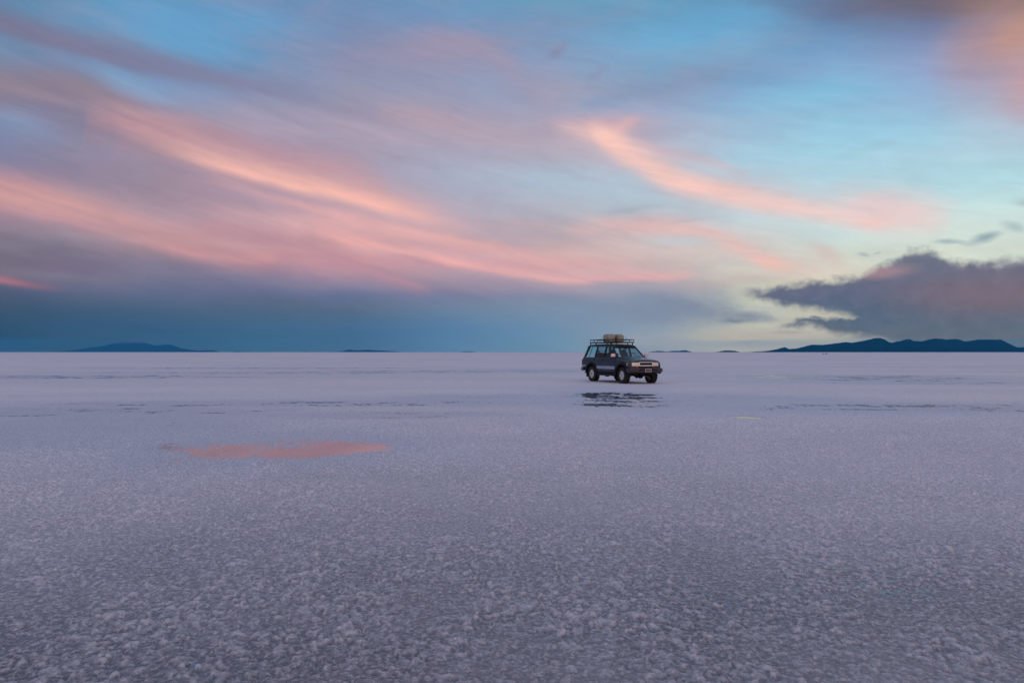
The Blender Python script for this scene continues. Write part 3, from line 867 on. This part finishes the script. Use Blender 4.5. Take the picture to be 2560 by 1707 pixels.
# body shell: the side outline swept across the width, rounded at the corners
outline = [(-2.40, 0.62), (-2.44, 0.80), (-2.44, 1.02), (-2.41, 1.20), (-2.37, 1.28),
           (-1.5, 1.285), (-0.3, 1.28), (0.86, 1.265), (0.98, 1.255), (1.25, 1.225), (1.60, 1.175), (1.95, 1.115), (2.08, 1.085), (2.135, 1.04),
           (2.15, 0.90), (2.15, 0.60), (2.08, 0.53)]
outline += arch(FA, 0.485, 0.50)
outline += [(0.95, 0.455), (0.0, 0.445), (-0.86, 0.455)]
outline += arch(RA, 0.485, 0.50)
outline += [(-2.0, 0.56)]
rows = []
for y in (-0.93, -0.922, -0.895, -0.84, -0.6, -0.3, 0, 0.3, 0.6, 0.84, 0.895, 0.922, 0.93):
    e = abs(y) / 0.93
    row = []
    for x, z in outline:
        k = max(0.0, (e - 0.88) / 0.12) ** 2
        xx, zz = x, z
        if z > 1.0:
            zz -= 0.030 * k
        if x > 0.9 and z > 1.03:
            zz += 0.042 * (1 - e * e) - 0.02 * e ** 4
        if x > 2.0:
            xx -= 0.035 * e * e + 0.05 * k
        if x < -2.3:
            xx += 0.03 * e * e + 0.05 * k
        row.append((xx, y, zz))
    rows.append(row)
body = MB().layers(rows).build('body', M['paint'], car, angle=40)

# hood: raised panel over the engine bay
hx = [0.93, 1.1, 1.35, 1.6, 1.85, 2.03, 2.10]
hz = [1.262, 1.246, 1.214, 1.177, 1.135, 1.101, 1.075]
rows = []
for x, z in zip(hx, hz):
    ring = []
    ys = np.linspace(-0.79, 0.79, 13)
    for y in ys:
        e = abs(y) / 0.93
        bulge = 0.014 * (1 if abs(y) < 0.62 else 0)
        ring.append((x - 0.02 * e * e, y, z + 0.042 * (1 - e * e) + 0.010 + bulge))
    for y in ys[::-1]:
        ring.append((x - 0.02 * (abs(y) / .93) ** 2, y, z - 0.03))
    rows.append(ring)
MB().layers(rows).build('hood', M['hood'], car, angle=50)

# greenhouse pillars
BW, TW = 0.845, 0.665       # half widths at the belt and under the roof
ZB, ZT = 1.262, 1.850


def gp(x0, x1, z):          # point on the slanted side between belt and roof
    f = (z - ZB) / (ZT - ZB)
    return x0 + (x1 - x0) * f, BW + (TW - BW) * f - 0.04 * 4 * 0.0


def pillar(xb0, xb1, xt0, xt1, s, th=0.05, m=None):
    mb = m or MB()
    p = []
    for z, xa, xb, w in ((ZB, xb0, xb1, BW), (ZT + .01, xt0, xt1, TW)):
        p += [(xa, s * w, z), (xb, s * w, z), (xb, s * (w - th), z), (xa, s * (w - th), z)]
    mb.hexa(p)
    return mb


for s in (-1, 1):
    for q in ((0.83, 0.93, 0.18, 0.29, 0.06), (-0.39, -0.28, -0.36, -0.27, 0.05), (-1.30, -1.17, -1.27, -1.16, 0.05), (-2.38, -2.22, -2.20, -1.98, 0.06)):
        pillar(q[0], q[1], q[2], q[3], s, q[4]).build('pillar', M['paint_top'], car, bevel=0.012)

# roof
rx = [-2.24, -2.16, -1.95, -1.5, -0.9, -0.3, 0.10, 0.24, 0.32]
rz_ = [1.86, 1.925, 1.958, 1.975, 1.98, 1.968, 1.940, 1.912, 1.872]
rows = []
for x, z in zip(rx, rz_):
    ring = []
    pr = [(-0.70, -0.025), (-0.69, -0.01), (-0.655, 0.6), (-0.60, 0.82), (-0.45, 0.93), (-0.2, 0.99), (0, 1.0)]
    pr = pr + [(-a_, b_) for a_, b_ in pr[-2::-1]]
    for y, f in pr:
        zz = 1.845 + max(f, 0) * (z - 1.845) if f > 0 else 1.840 + f * .3
        ring.append((x - 0.05 * (abs(y) / .7) ** 3 * (1 if x > 0 else 0), y, zz))
    ring += [(x, 0.6, 1.837), (x, -0.6, 1.837)]
    rows.append(ring)
MB().layers(rows).build('roof', M['paint_top'], car, angle=45)

# windscreen, rear window
def pane(name, q, material, parent, th=0.006):
    a_, b_, c_, d_ = [Vector(v) for v in q]
    n_ = (b_ - a_).cross(d_ - a_).normalized() * th
    return MB().hexa([a_, b_, c_, d_, a_ + n_, b_ + n_, c_ + n_, d_ + n_]).build(name, material, parent, smooth_=False)


wsc = pane('windscreen', [(0.905, -0.79, 1.275), (0.905, 0.79, 1.275), (0.275, 0.62, 1.843), (0.275, -0.62, 1.843)], M['glass'], car)
def ws(u, v, off=0.012):      # point on the windscreen, u across -1..1, v up 0..1
    return Vector((0.905 - 0.63 * v + off * .6, u * (0.79 - 0.17 * v), 1.275 + 0.568 * v + off * .8))
m_ = MB(); m_.hexa([ws(-1, .80), ws(1, .80), ws(1, 1.0), ws(-1, 1.0), ws(-1, .80, .016), ws(1, .80, .016), ws(1, 1.0, .016), ws(-1, 1.0, .016)])
m_.build('sun_band', M['black'], wsc, smooth_=False)
for u0, v0, u1, v1 in ((-.86, .08, -.68, .2), (-.84, .30, -.72, .42)):
    MB().hexa([ws(u0, v0, -.004), ws(u1, v0, -.004), ws(u1, v1, -.004), ws(u0, v1, -.004), ws(u0, v0, 0), ws(u1, v0, 0), ws(u1, v1, 0), ws(u0, v1, 0)]).build('sticker', M['sticker'], wsc, smooth_=False)
for u in (-0.55, 0.1):
    MB().tube([ws(u, 0.0, .03), ws(u + .30, .05, .03), ws(u + .62, .06, .03)], 0.008, 6).build('wiper', M['black'], wsc)
MB().box((0.98, 0, 1.282), (0.13, 1.5, 0.02)).build('cowl', M['black'], car, bevel=.004)
pane('rear_window', [(-2.33, -0.72, 1.32), (-2.33, 0.72, 1.32), (-2.17, 0.60, 1.825), (-2.17, -0.60, 1.825)], M['glass'], car)

# side glass, doors
def side_pane(name, xb0, xb1, xt0, xt1, s, material, parent, z0=ZB + .005, z1=ZT):
    pts = []
    for z in (z0, z1):
        f = (z - ZB) / (ZT - ZB)
        w = BW + (TW - BW) * f - 0.018
        pts.append((xb0 + (xt0 - xb0) * f, s * w, z)); pts.append((xb1 + (xt1 - xb1) * f, s * w, z))
    q = [pts[0], pts[1], pts[3], pts[2]]
    return pane(name, q, material, parent)


def side_bar(mb, x0, z0, x1, z1, s, w=0.022):
    f0 = (z0 - ZB) / (ZT - ZB); f1 = (z1 - ZB) / (ZT - ZB)
    mb.tube([(x0, s * (BW + (TW - BW) * f0 + .004), z0), (x1, s * (BW + (TW - BW) * f1 + .004), z1)], w, 6)


def door_poly(x0, x1, arch_c=None):
    z0, z1 = 0.575, 1.255
    if arch_c is None:
        return [(x0, z0), (x1, z0), (x1, z1), (x0, z1)]
    pts = []
    r = 0.56
    for k in range(9):
        z = z0 + (0.43 + r - z0) * k / 8
        dxx = math.sqrt(max(0, r * r - (z - 0.43) ** 2))
        xx = arch_c + dxx
        pts.append((max(xx, x0), z))
    return [(x1, z0), (x1, z1), (x0, z1)] + pts[::-1]


for s in (-1, 1):
    # rear quarter window
    side_pane('quarter_window', -2.25, -1.29, -2.02, -1.26, s, M['glass'], car)
    m_ = MB(); side_bar(m_, -1.80, ZB, -1.70, ZT, s, 0.013); m_.build('quarter_window_bar', M['black'], car)
    for nm, poly, wx, hxp in (('front_door', door_poly(-0.335, 0.86), (-0.29, 0.84, -0.28, 0.20), -0.20),
                              ('rear_door', door_poly(-1.245, -0.345, RA), (-1.18, -0.38, -1.17, -0.35), -1.10)):
        y0 = s * 0.9285
        d = MB().prism(poly, y0, s * 0.941).build(nm, M['paint'], car, bevel=0.004)
        side_pane('door_window', wx[0], wx[1], wx[2], wx[3], s, M['tint'], d)
        fm = MB()
        side_bar(fm, wx[0], ZB, wx[2], ZT, s); side_bar(fm, wx[1], ZB, wx[3], ZT, s); side_bar(fm, wx[2], ZT - .01, wx[3], ZT - .01, s)
        fm.build('window_frame', M['paint_top'], d)
        MB().box((hxp, s * 0.953, 1.125), (0.16, 0.03, 0.045)).build('door_handle', M['black'], d, bevel=0.008)
        zlo, zhi = 0.690, 0.840
        if nm == 'rear_door':
            xl = RA + math.sqrt(0.60 ** 2 - (zlo - .43) ** 2)
        xr = poly[0][0] - 0.012 if nm == 'rear_door' else 0.86 - 0.012
        if nm == 'front_door':
            xl = -0.335 + .012
        MB().box(((xl + xr) / 2, s * 0.948, (zlo + zhi) / 2), (xr - xl, 0.016, zhi - zlo)).build('lower_trim', M['silver'], d, bevel=0.005)
        if nm == 'rear_door' and s < 0:
            for k, (za, ln) in enumerate(((1.62, .42), (1.55, .34))):
                f = (za - ZB) / (ZT - ZB)
                w = BW + (TW - BW) * f - 0.008
                st = MB().box((-0.72, -w, za), (ln, 0.004, 0.045), Matrix.Rotation(-0.34, 3, 'X'))
                st.build('window_sticker', M['sticker_blue'], d, smooth_=False)
    MB().box((-2.17, s * 0.938, 0.83), (0.34, 0.016, 0.08)).build('lower_trim', M['silver'], car, bevel=0.004)
    MB().box((0.03, s * 0.934, 0.515), (1.86, 0.02, 0.11)).build('rocker_trim', M['black'], car, bevel=0.006)
    # flares
    for cx, nmf in ((FA, 'f'), (RA, 'r')):
        rws = []
        n = 20
        for k in range(n + 1):
            a_ = R(-2) + (PI + R(4)) * k / n
            if cx == FA:
                a_ = R(4) + (PI - R(2)) * k / n
            ca, sa = math.cos(a_), math.sin(a_)
            ring = []
            for r_, yy in ((0.475, 0.90), (0.482, 0.985), (0.505, 0.998), (0.57, 0.985), (0.605, 0.945), (0.61, 0.925), (0.55, 0.90)):
                ring.append((cx + r_ * ca, s * yy, 0.44 + r_ * sa))
            rws.append(ring)
        MB().layers(rws).build('wheel_flare', M['black'], car, angle=50)
    for cx in (FA, RA):
        hd = [(cx + 0.50 * math.cos(PI * k / 16), 0.43 + 0.50 * math.sin(PI * k / 16)) for k in range(17)]
        MB().prism(hd, s * 0.55, s * 0.575).build('wheel_well', M['dark'], car)
    # side step
    sp = MB()
    sp.tube([(0.86, s * 0.86, 0.44), (0.78, s * 0.98, 0.375), (-0.72, s * 0.98, 0.375), (-0.80, s * 0.86, 0.44)], 0.028, 8)
    sp.box((0.03, s * 0.93, 0.378), (1.45, 0.12, 0.02))
    sp.build('side_step', M['bumper'], car)
    # mudguard flap
    MB().box((RA - 0.50, s * 0.83, 0.40), (0.018, 0.26, 0.34)).build('mud_flap', M['black'], car, bevel=0.004)
    MB().box((FA - 0.50, s * 0.83, 0.43), (0.018, 0.24, 0.22)).build('mud_flap', M['black'], car, bevel=0.004)
    # outside mirrors
    arm = MB().tube([(0.76, s * 0.84, 1.31), (0.78, s * 0.92, 1.35)], 0.022, 8)
    mo = MB().box((0.80, s * 1.0, 1.385), (0.09, 0.23, 0.16), Matrix.Rotation(s * 0.12, 3, 'Z'), taper=(0.85, 0.92)).build('outside_mirror', M['mirror'], car, bevel=0.025)
    arm.build('mirror_arm', M['black'], mo)

# head lamps, grille, lower panels
for s in (-1, 1):
    hl = MB()
    y0, y1 = s * 0.395, s * 0.765
    hl.hexa([(2.10, y0, 0.885), (2.165, y0, 0.885), (2.130, y1, 0.885), (2.06, y1, 0.885),
             (2.08, y0, 1.040), (2.152, y0, 1.040), (2.118, y1, 1.035), (2.04, y1, 1.035)])
    h = hl.build('headlight', M['lens'], car, bevel=0.008)
    MB().hexa([(2.10, y0, 0.868), (2.172, y0, 0.868), (2.136, y1, 0.868), (2.06, y1, 0.868),
               (2.10, y0, 0.884), (2.172, y0, 0.884), (2.136, y1, 0.884), (2.06, y1, 0.884)]).build('headlight_trim', M['chrome'], h)
    y2 = s * 0.925
    MB().hexa([(2.06, s * .772, 0.885), (2.130, s * .772, 0.885), (2.065, y2, 0.885), (1.90, s * .937, 0.885),
               (2.04, s * .772, 1.035), (2.117, s * .772, 1.035), (2.050, y2, 1.025), (1.90, s * .937, 1.02)]).build('corner_lamp', M['indicator'], car, bevel=0.008)
    MB().hexa([(2.08, s * .40, 0.775), (2.163, s * .40, 0.775), (2.080, s * .90, 0.775), (1.98, s * .90, 0.775),
               (2.08, s * .40, 0.862), (2.163, s * .40, 0.862), (2.080, s * .90, 0.862), (1.98, s * .90, 0.862)]).build('lower_panel', M['warm_panel'], car, bevel=0.006)
gf = MB()
for (y, z, wy, hz2) in ((0, 1.047, 0.79, 0.030), (0, 0.885, 0.79, 0.045), (-0.38, 0.97, 0.04, 0.124), (0.38, 0.97, 0.04, 0.124)):
    gf.box((2.168, y, z), (0.05, wy, hz2))
grille = gf.build('grille_surround', M['chrome'], car, bevel=0.006)
MB().box((2.158, 0, 0.97), (0.02, 0.73, 0.125)).build('grille_mesh', M['dark'], grille)
MB().box((2.172, 0, 0.972), (0.02, 0.73, 0.012)).build('grille_bar', M['bumper'], grille, bevel=.003)
MB().box((2.160, 0, 0.82), (0.02, 0.76, 0.09)).build('lower_grille', M['dark'], car, bevel=0.004)
lg = MB()
for z in (0.797, 0.82, 0.843):
    lg.box((2.170, 0, z), (0.012, 0.70, 0.008))
lg.build('lower_grille_bar', M['bumper'], car)
# front bumper wrapping round the corners
prof = [(0.0, 0.560), (0.035, 0.575), (0.05, 0.62), (0.05, 0.70), (0.03, 0.755), (0.0, 0.765)]
path = [(1.96, -0.955), (2.10, -0.948), (2.21, -0.90), (2.265, -0.80), (2.305, -0.5), (2.31, 0), (2.305, 0.5), (2.265, 0.80), (2.21, 0.90), (2.10, 0.948), (1.96, 0.955)]
rows = []
for i, (x, y) in enumerate(path):
    p0 = Vector(path[max(i - 1, 0)]); p1 = Vector(path[min(i + 1, len(path) - 1)])
    tdir = (p1 - p0).normalized(); nrm = Vector((tdir.y, -tdir.x))
    ring = [(x + nrm.x * o, y + nrm.y * o, z) for o, z in prof]
    ring += [(x - nrm.x * 0.14, y - nrm.y * 0.14, 0.755), (x - nrm.x * 0.14, y - nrm.y * 0.14, 0.57)]
    rows.append(ring)
fb = MB().layers(rows).build('front_bumper', M['bumper'], car, angle=40)
for s in (-1, 1):
    MB().box((2.358, s * 0.37, 0.685), (0.012, 0.30, 0.075)).build('bumper_slot', M['dark'], fb, bevel=.003)
pf = MB()
for (y, z, wy, hz2) in ((0, 0.735, 0.36, 0.016), (0, 0.585, 0.36, 0.016), (-0.172, 0.66, 0.016, 0.15), (0.172, 0.66, 0.016, 0.15)):
    pf.box((2.378, y, z), (0.014, wy, hz2))
npl = MB().box((2.370, 0, 0.66), (0.012, 0.335, 0.145)).build('number_plate', M['plate'], car, bevel=.003)
pf.build('plate_frame', M['white'], npl, bevel=.003)
# rear bumper
rows = []
path = [(-2.10, -0.985), (-2.36, -0.975), (-2.50, -0.90), (-2.54, -0.6), (-2.55, 0), (-2.54, 0.6), (-2.50, 0.90), (-2.36, 0.975), (-2.10, 0.985)]
for i, (x, y) in enumerate(path):
    p0 = Vector(path[max(i - 1, 0)]); p1 = Vector(path[min(i + 1, len(path) - 1)])
    tdir = (p1 - p0).normalized(); nrm = Vector((-tdir.y, tdir.x))
    ring = [(x + nrm.x * o, y + nrm.y * o, z) for o, z in ((0, .56), (.03, .58), (.035, .70), (0, .745))]
    ring += [(x - nrm.x * 0.12, y - nrm.y * 0.12, 0.74), (x - nrm.x * 0.12, y - nrm.y * 0.12, 0.57)]
    rows.append(ring)
MB().layers(rows).build('rear_bumper', M['bumper'], car, angle=40)
for s in (-1, 1):
    MB().box((-2.42, s * 0.86, 0.98), (0.05, 0.13, 0.34)).build('tail_light', M['red'], car, bevel=.01)
MB().tube([(-2.2, -0.55, 0.50), (-2.62, -0.62, 0.47)], 0.03, 10).build('exhaust_pipe', M['bumper'], car)

# underbody: frame rails, axles with their housings, fuel tank
ub = MB()
for s in (-1, 1):
    ub.box((-0.1, s * 0.42, 0.50), (4.3, 0.10, 0.12))
ub.box((-0.1, 0, 0.56), (3.6, 1.15, 0.10))
ub.box((-0.55, -0.25, 0.44), (0.9, 0.42, 0.20))
ub.box((1.95, 0, 0.55), (0.3, 1.3, 0.12))
ub.build('chassis', M['dark'], car, bevel=0.02)
for cx, nm in ((FA, 'front_axle'), (RA, 'rear_axle')):
    ax = MB()
    ax.tube([(cx, -0.70, 0.405), (cx, 0.70, 0.405)], 0.05, 10)
    ax.tube([(cx, -0.02 + (.12 if cx > 0 else 0), 0.39), (cx, 0.08 + (.12 if cx > 0 else 0), 0.39), (cx, .22 + (.12 if cx > 0 else 0), .4)], [0.15, 0.16, 0.06], 12)
    ax.tube([(cx, -0.2, 0.39), (cx, -0.05, .39)], [.05, .15], 12)
    for s in (-1, 1):
        ax.tube([(cx + .05, s * 0.52, 0.38), (cx - 0.75 * (1 if cx > 0 else -1), s * 0.45, 0.46)], 0.035, 8)
        ax.tube([(cx, s * 0.5, 0.42), (cx, s * 0.5, 0.75)], 0.06, 10)
    ax.build(nm, M['dark'], car)


# wheels
def wheel(cx, s, steer=0.0):
    w = bpy.data.objects.new('wheel', None)
    hub = MB()
    # the wheel part itself is the tyre with lugs; rim and cap are its sub-parts
    prof = [(0.225, -0.125), (0.27, -0.140), (0.34, -0.142), (0.378, -0.125), (0.388, -0.105), (0.388, 0.105), (0.378, 0.125), (0.34, 0.142), (0.27, 0.140), (0.225, 0.125), (0.225, -0.125)]
    hub.lathe(prof, n=48)
    for k in range(28):
        a_ = 2 * PI * k / 28
        for sy, off in ((-1, 0.0), (1, 0.5)):
            a2 = a_ + off * 2 * PI / 28
            rot = Matrix.Rotation(-a2, 3, 'Y')
            c = rot @ Vector((0.392, 0, 0))
            hub.box((c.x, sy * 0.098, c.z), (0.030, 0.085, 0.048), rot)
            c2 = rot @ Vector((0.392, 0, 0))
            hub.box((c2.x, sy * 0.026, c2.z), (0.026, 0.04, 0.05), rot)
    ty = hub.build('tyre', M['rubber'], car, angle=30)
    ty.name = 'wheel'
    rim = MB()
    o = s
    rim.lathe([(0.226, 0.128 * o), (0.232, 0.118 * o), (0.205, 0.112 * o), (0.195, 0.03 * o), (0.195, -0.10 * o), (0.228, -0.12 * o)], n=40)
    rim.lathe([(0.002, 0.118 * o), (0.05, 0.115 * o), (0.066, 0.100 * o), (0.07, 0.03 * o)], n=24)
    for k in range(6):
        a_ = 2 * PI * k / 6 + 0.3
        rot = Matrix.Rotation(-a_, 3, 'Y')
        q = []
        for r_, wd, yy in ((0.05, 0.045, 0.104), (0.20, 0.032, 0.098)):
            for dy_ in (0, -0.03):
                q.append((r_, wd, (yy + dy_) * o))
        P = []
        for r_, wd, yy in ((0.05, 0.034, 0.106), (0.205, 0.046, 0.096)):
            P += [rot @ Vector((r_, 0, 0)) + rot @ Vector((0, 0, -wd)) + Vector((0, yy * o, 0)),
                  rot @ Vector((r_, 0, 0)) + rot @ Vector((0, 0, wd)) + Vector((0, yy * o, 0)),
                  rot @ Vector((r_, 0, 0)) + rot @ Vector((0, 0, wd)) + Vector((0, (yy - .03) * o, 0)),
                  rot @ Vector((r_, 0, 0)) + rot @ Vector((0, 0, -wd)) + Vector((0, (yy - .03) * o, 0))]
        rim.hexa(P)
    rb = rim.build('rim', M['alloy'], ty, angle=35)
    MB().lathe([(0.003, 0.0), (0.193, 0.0)], c=(0, 0.035 * o, 0), n=32).build('brake_disc', M['dark'], ty)
    MB().lathe([(0.002, 0.132 * o), (0.03, 0.130 * o), (0.035, 0.115 * o)], n=16).build('hub_cap', M['bumper'], ty)
    ty.location = (cx, s * 0.80, WR)
    ty.rotation_euler = (0, random.Random(int(cx * 10 + s)).uniform(0, 1), steer)
    bpy.data.objects.remove(w)
    return ty


for cx in (FA, RA):
    for s in (-1, 1):
        wheel(cx, s, R(-3) if cx == FA else 0)

# interior
for s in (-1, 1):
    st = MB().box((-0.05, s * 0.38, 1.02), (0.50, 0.50, 0.16))
    st.box((-0.28, s * 0.38, 1.27), (0.13, 0.48, 0.50), Matrix.Rotation(-0.18, 3, 'Y'), taper=(0.8, 0.85))
    fs = st.build('front_seat', M['seat'], car, bevel=0.03)
    MB().box((-0.34, s * 0.38, 1.60), (0.09, 0.26, 0.16)).build('headrest', M['seat'], fs, bevel=0.03)
rs = MB().box((-1.05, 0, 1.0), (0.5, 1.35, 0.16))
rs.box((-1.30, 0, 1.26), (0.13, 1.35, 0.46), Matrix.Rotation(-0.18, 3, 'Y'), taper=(0.8, 0.96))
rseat = rs.build('rear_seat', M['seat'], car, bevel=0.03)
for y in (-0.42, 0.42):
    MB().box((-1.37, y, 1.56), (0.09, 0.26, 0.13)).build('headrest', M['seat'], rseat, bevel=0.03)
MB().box((0.72, 0, 1.22), (0.34, 1.5, 0.16)).build('dashboard', M['seat'], car, bevel=0.04)
pts = [(0.48 + 0.05 * math.sin(k * PI / 8), 0.38 + 0.18 * math.cos(k * PI / 8), 1.33 + 0.17 * math.sin(k * PI / 8)) for k in range(16)]
MB().tube(pts, 0.014, 6, closed=True).build('steering_wheel', M['black'], car)
MB().box((0.38, 0, 1.73), (0.03, 0.22, 0.06)).build('rear_view_mirror', M['black'], car, bevel=.01)

# roof rack
RZ0, RZ1 = 2.045, 2.185
RX0, RX1, RY = -2.12, 0.26, 0.64
rk = MB()
def loop(z, x0, x1, yy, r_):
    c = 0.06
    rk.tube([(x0 + c, -yy, z), (x1 - c, -yy, z), (x1, -yy + c, z), (x1, yy - c, z), (x1 - c, yy, z), (x0 + c, yy, z), (x0, yy - c, z), (x0, -yy + c, z)], r_, 8, closed=True)
loop(RZ0, RX0, RX1, RY, 0.026)
loop(RZ1, RX0 + .03, RX1 - 0.02, RY, 0.020)
n = 7
for k in range(n):
    x = RX0 + 0.08 + (RX1 - RX0 - 0.14) * k / (n - 1)
    for s in (-1, 1):
        rk.tube([(x, s * RY, RZ0), (x, s * RY, RZ1)], 0.012, 6)
for y in (-0.32, 0, 0.32):
    for x in (RX0 + .015, RX1 - .01):
        rk.tube([(x, y, RZ0), (x, y, RZ1)], 0.012, 6)
rack = rk.build('roof_rack', M['black'], car)
sl = MB()
for k in range(11):
    x = RX0 + 0.1 + (RX1 - RX0 - 0.2) * k / 10
    sl.box((x, 0, RZ0 - 0.002), (0.035, 2 * RY, 0.016))
sl.build('rack_floor', M['black'], rack)
for x in (-2.0, -1.45, -0.35, 0.10):
    for s in (-1, 1):
        MB().box((x, s * 0.63, 1.965), (0.045, 0.03, 0.17)).build('rack_foot', M['black'], rack, bevel=.004)
MB().tube([(0.26, -0.45, 2.18), (0.31, -0.42, 2.30), (0.33, -0.41, 2.34)], 0.005, 5).build('rack_wire', M['black'], rack)

# ---------------------------------------------------------------- bundles tied on the rack
M['canvas'] = mat('tan_canvas', (0.25, 0.23, 0.18), 0.9, base2=(0.38, 0.35, 0.28), vscale=7, bump=0.5, bscale=16)
M['rope'] = mat('rope_fibre', (0.03, 0.028, 0.026), 0.9, var=0.2)
MW = Matrix.Translation((CARX, CARY, 0.012)) @ Matrix.Rotation(-PHI, 4, 'Z')


def sack(name, c, size, seed, label):
    rnd = np.random.RandomState(seed)
    bm = bmesh.new()
    bmesh.ops.create_cube(bm, size=1.0)
    bmesh.ops.subdivide_edges(bm, edges=bm.edges[:], cuts=9, use_grid_fill=True)
    for v in bm.verts:
        p = v.co.copy()
        q = Vector([math.copysign(abs(c_ * 2) ** 0.85, c_) for c_ in p])
        l4 = (abs(p.x * 2) ** 6 + abs(p.y * 2) ** 6 + abs(p.z * 2) ** 6) ** (1 / 6)
        p = p / max(l4, 1e-6) * max(abs(p.x * 2), abs(p.y * 2), abs(p.z * 2))
        nz = fbm(np.array([p.x * 4 + p.z * 3 + seed]), np.array([p.y * 4 - p.z * 2.0]), seed, 3)[0] - 0.5
        crease = 0.035 * math.exp(-((p.y - 0.12 * math.sin(p.z * 5)) / 0.05) ** 2)
        k = 1 + 0.10 * nz - crease - (0.04 * max(0, p.z) if p.z > .3 else 0)
        v.co = Vector((p.x * size[0] * k, p.y * size[1] * k, p.z * size[2] * (1 + .06 * nz)))
    me = bpy.data.meshes.new(name); bm.to_mesh(me); bm.free()
    me.polygons.foreach_set('use_smooth', [True] * len(me.polygons))
    me.materials.append(M['canvas'])
    root = thing(name, label, 'bundle', MW @ Vector((c[0], c[1], RZ0 + 0.012)), -PHI, 'bundles on the roof rack')
    o = bpy.data.objects.new('wrapping', me); COL.objects.link(o); o.parent = root; o.location = (0, 0, size[2] / 2)
    sx, sy, sz = size[0] / 2, size[1] / 2, size[2]
    st = MB()
    for x in (-sx * .45, sx * .45):
        e = .004
        st.tube([(x, -sy - e, .02), (x, -sy - e, sz * .85), (x, -sy * .8, sz + e), (x, sy * .8, sz + e), (x, sy + e, sz * .85), (x, sy + e, .02)], 0.009, 6)
    st.build('strap', M['rope'], root)
    return root


sack('bundle', (-0.52, -0.40, 0), (0.62, 0.42, 0.41), 3, 'larger tan canvas bundle strapped on the roof rack, at the near side of the car')
sack('bundle', (-0.38, 0.06, 0), (0.60, 0.36, 0.40), 8, 'narrower tan canvas bundle on the roof rack, right of the larger one')
def rope(p0, p1, lab):
    a_, b_ = MW @ Vector(p0), MW @ Vector(p1)
    o = MB()
    mid = (a_ + b_) / 2 - a_
    o.tube([Vector((0, 0, 0)), mid - Vector((0, 0, .012)), b_ - a_], 0.007, 6)
    ob = o.build('rope', M['rope'])
    ob.location = a_
    ob['label'] = lab; ob['category'] = 'rope'; ob['group'] = 'ropes holding the bundles'
rope((-0.80, -0.45, 2.38), (-1.30, -0.63, 2.185), 'thin dark rope running from the bundles back down to the rack rail')
rope((-0.12, 0.16, 2.38), (0.22, 0.30, 2.185), 'thin dark rope running from the bundles forward down to the front of the rack')


# ---------------------------------------------------------------- small things lying far out on the flat
def stone(X, Y, w, h, seed, label, d=None, material=None, name='rock'):
    d = d or EYE * FPX / (Y - HOR)
    u = (X - 1280) / FPX
    bm = bmesh.new()
    bmesh.ops.create_icosphere(bm, subdivisions=3, radius=1.0)
    rnd = random.Random(seed)
    for v in bm.verts:
        n_ = fbm(np.array([v.co.x * 1.7 + seed]), np.array([v.co.y * 1.7 + v.co.z * 1.3]), seed, 3)[0]
        k = 0.7 + 0.6 * n_
        v.co = Vector((v.co.x * w / 2 * k, v.co.y * w * 0.4 * k, max(-.15 * h, v.co.z * h * k)))
    me = bpy.data.meshes.new(name); bm.to_mesh(me); bm.free()
    me.materials.append(material or M['stone'])
    o = bpy.data.objects.new(name, me); COL.objects.link(o)
    o.location = (u * d, d, 0.02)
    o['label'] = label; o['category'] = 'rock'; o['group'] = 'far dark rocks on the salt'
    return o


M['stone'] = mat('dark_stone', (0.24, 0.21, 0.22), 0.9, var=0.3, vscale=2)
stone(2058, 885.6, 1.4, 0.6, 4, 'low dark rock far out on the salt below the mountains, the left of the two')
stone(2066, 885.6, 1.7, 0.7, 7, 'low dark rock far out on the salt below the mountains, right of its twin')
stone(763, 0, 34, 4.0, 9, 'flat dark strip of rock on the left horizon, between the volcano and the low hills', d=4300)
stone(831, 0, 8, 3.0, 13, 'tiny dark rock on the left horizon, just left of the low hills', d=4300)

# ---------------------------------------------------------------- haze
hm = bpy.data.materials.new('haze_air'); hm.use_nodes = True
H = NB(hm.node_tree)
out = H.node('ShaderNodeOutputMaterial')
pv = H.node('ShaderNodeVolumePrincipled')
pv.inputs['Color'].default_value = (0.05, 0.50, 1.0, 1)
pv.inputs['Density'].default_value = HAZE_D
H.l.new(pv.outputs[0], out.inputs['Volume'])
hb = MB().box((0, 13000, 278), (62000, 37000, 564)).build('haze', hm, smooth_=False)
hb['kind'] = 'stuff'
